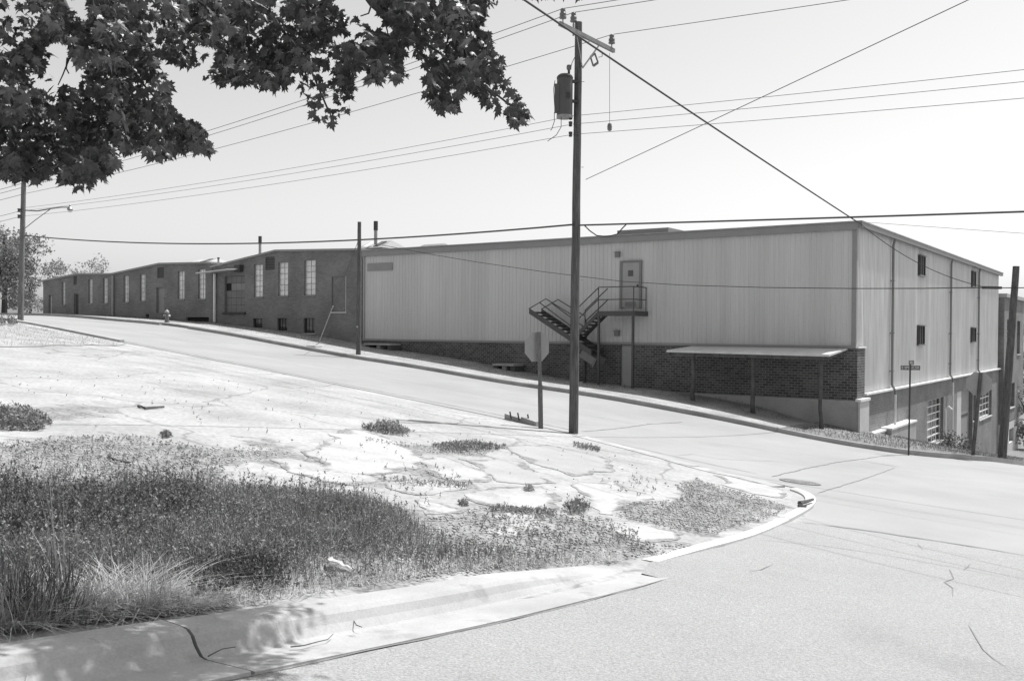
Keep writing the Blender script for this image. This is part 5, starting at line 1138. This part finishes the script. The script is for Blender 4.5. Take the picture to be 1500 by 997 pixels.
SIL = [(-40, -10), (-40, 255), (0, 256), (27, 264), (63, 263), (73, 246), (82, 240), (91, 268), (104, 280), (135, 271), (153, 260), (167, 240), (170, 228), (151, 198), (163, 202), (181, 221), (211, 218), (238, 234), (256, 218), (289, 215), (306, 223), (314, 211), (305, 193), (288, 179), (265, 170), (255, 156), (241, 147), (248, 132), (235, 103), (228, 90), (225, 60), (214, 45), (223, 34), (234, 50), (237, 80), (271, 96), (295, 112), (325, 121), (349, 121), (373, 123), (400, 125), (409, 135), (430, 119), (442, 139), (457, 158), (461, 187), (478, 190), (503, 184), (508, 168), (523, 147), (516, 114), (532, 90), (544, 87), (536, 115), (550, 120), (569, 109), (581, 117), (592, 110), (592, 69), (608, 60), (609, 84), (630, 99), (624, 111), (624, 132), (630, 154), (644, 161), (662, 161), (667, 155), (677, 131), (692, 131), (713, 148), (731, 160), (746, 166), (750, 179), (769, 177), (776, 160), (765, 142), (748, 123), (738, 108), (735, 90), (718, 66), (712, 36), (706, 18), (719, 8), (740, -10)]
GAPS = [[(72, 62), (100, 55), (108, 78), (125, 95), (108, 108), (98, 128), (80, 118), (68, 95)], [(100, -10), (132, -10), (130, 30), (112, 26), (100, 8)], [(490, -10), (545, -10), (560, 20), (578, 42), (562, 50), (548, 42), (530, 26), (515, 24), (500, 12)], [(-5, 5), (25, 3), (20, 22), (0, 25)]]
def maple_leaf_mesh():
    half = [(0, 0), (.10, .02), (.30, -.10), (.26, .08), (.50, .16), (.40, .26), (.52, .44), (.30, .42), (.22, .40), (.26, .62), (.14, .60), (0, .98)]
    v = [(x, y, -.10*abs(x)-.12*y*y+.02) for x, y in half]; n = len(half); V_ = v+[(-x, y, z) for x, y, z in v[1:-1]]; c = len(V_); V_.append((0, .35, .05))
    ring = list(range(n))+[n+i for i in reversed(range(n-2))]; F_ = [(c, ring[i], ring[(i+1) % len(ring)]) for i in range(len(ring))]
    return np.array(V_), np.array(F_)
LV, LF = maple_leaf_mesh()
npx = []; 
q = rng.uniform((-40, -10), (780, 285), (90000, 2)); q = q[inside(q, SIL)]
for g_ in GAPS: q = q[~inside(q, g_)]
# clumped density
cc_ = q[rng.integers(0, len(q), 150)]; dmin = np.sqrt(((q[:, None]-cc_[None])**2).sum(-1)).min(1)
q = q[rng.uniform(0, 1, len(q)) < np.clip(1.4-dmin/26, .15, 1)][:7600]
cl = np.argmin(((q[:, None]-cc_[None])**2).sum(-1), 1); cdep = rng.uniform(5.0, 6.3, 150)
dep = cdep[cl]+rng.normal(0, .24, len(q))
Pv = np.array([tuple(A(x, y, d)) for (x, y), d in zip(q, dep)])
# crown above and left of the frame
n2_ = 9800; cs = []
for k in range(70):
    t = rng.uniform(0, 1); a = rng.uniform(0, 2*math.pi); r_ = rng.uniform(.5, 3.4)
    cs.append((mtx+.2+r_*math.cos(a)*.9, mty+.2+r_*math.sin(a)*.8, mb0.z+rng.uniform(3.9, 8.4)))
for k in range(34): t = rng.uniform(0, 1); cs.append((mtx+4.2*t, 6.2-.5*t+rng.uniform(-.5, .8), 3.1+rng.uniform(0, 1.5)-.4*t))
for px_, py_ in ((20, 935), (70, 925), (50, 965), (110, 950), (265, 925), (310, 915), (350, 905), (380, 895), (300, 940), (250, 985), (330, 975), (150, 990)):
    g_ = G(px_, py_); u_ = rng.uniform(4.6, 6.2); cs += [(g_.x+SUN.x*u_, g_.y+SUN.y*u_, g_.z+SUN.z*u_)]*9  # extra unseen leaf clumps, added sunward to throw shade on the gutter
cs = np.array(cs); pick = rng.integers(0, len(cs), n2_); Po = cs[pick]+rng.normal(0, 1, (n2_, 3))*np.array([.2, .2, .15])
pr = np.array([(lambda d: (750+F*(p@cr)/d, 498.5-F*(p@cu)/d) if d > .3 else (-999, -999))(p@cf) for p in Po])
Po = Po[(pr[:, 1] < -8) | (pr[:, 0] < -25)]
PL = np.concatenate([Pv, Po]); n = len(PL)
# orientation: tips hang down and outwards, faces turned mostly up
az = rng.uniform(0, 2*math.pi, n); tip = np.c_[np.cos(az), np.sin(az), -rng.uniform(.25, 1.6, n)]; tip /= np.linalg.norm(tip, axis=1, keepdims=True)
up = np.c_[rng.normal(0, .8, n), rng.normal(0, .8, n), np.ones(n)]; sx = np.cross(tip, up); sx /= np.linalg.norm(sx, axis=1, keepdims=True); nz = np.cross(sx, tip)
sz = rng.uniform(.038, .084, n); curl = rng.uniform(-.6, 3.2, n)
idx = np.arange(n); big = set(np.argsort(-sz[:len(Pv)]/dep)[:300].tolist()); rest = np.array([i for i in idx if i not in big])
VV = PL[rest][:, None]+(LV[None, :, 0:1]*sx[rest][:, None]+LV[None, :, 1:2]*tip[rest][:, None]+LV[None, :, 2:3]*curl[rest][:, None, None]*nz[rest][:, None])*sz[rest][:, None, None]
FF = (np.arange(len(rest))[:, None, None]*len(LV)+LF[None]).reshape(-1, 3)
cr_o = mesh_np('crown', VV.reshape(-1, 3), FF, M['leaf'], loc=tuple(mb0)); cr_o.parent = mt; cr_o.location = (0, 0, 0); cr_o['kind'] = 'stuff'
lm = bpy.data.meshes.new('leaf'); lm.from_pydata([tuple(v) for v in LV], [], [tuple(int(i) for i in f) for f in LF]); lm.materials.append(M['leaf'])
for i in sorted(big):
    o = bpy.data.objects.new('leaf', lm); COL.objects.link(o); o.parent = mt
    m4 = Matrix(((sx[i][0], tip[i][0], nz[i][0], 0), (sx[i][1], tip[i][1], nz[i][1], 0), (sx[i][2], tip[i][2], nz[i][2], 0), (0, 0, 0, 1)))
    o.matrix_basis = Matrix.Translation(Vector(PL[i])-mb0) @ m4 @ Matrix.Scale(float(sz[i]), 4)
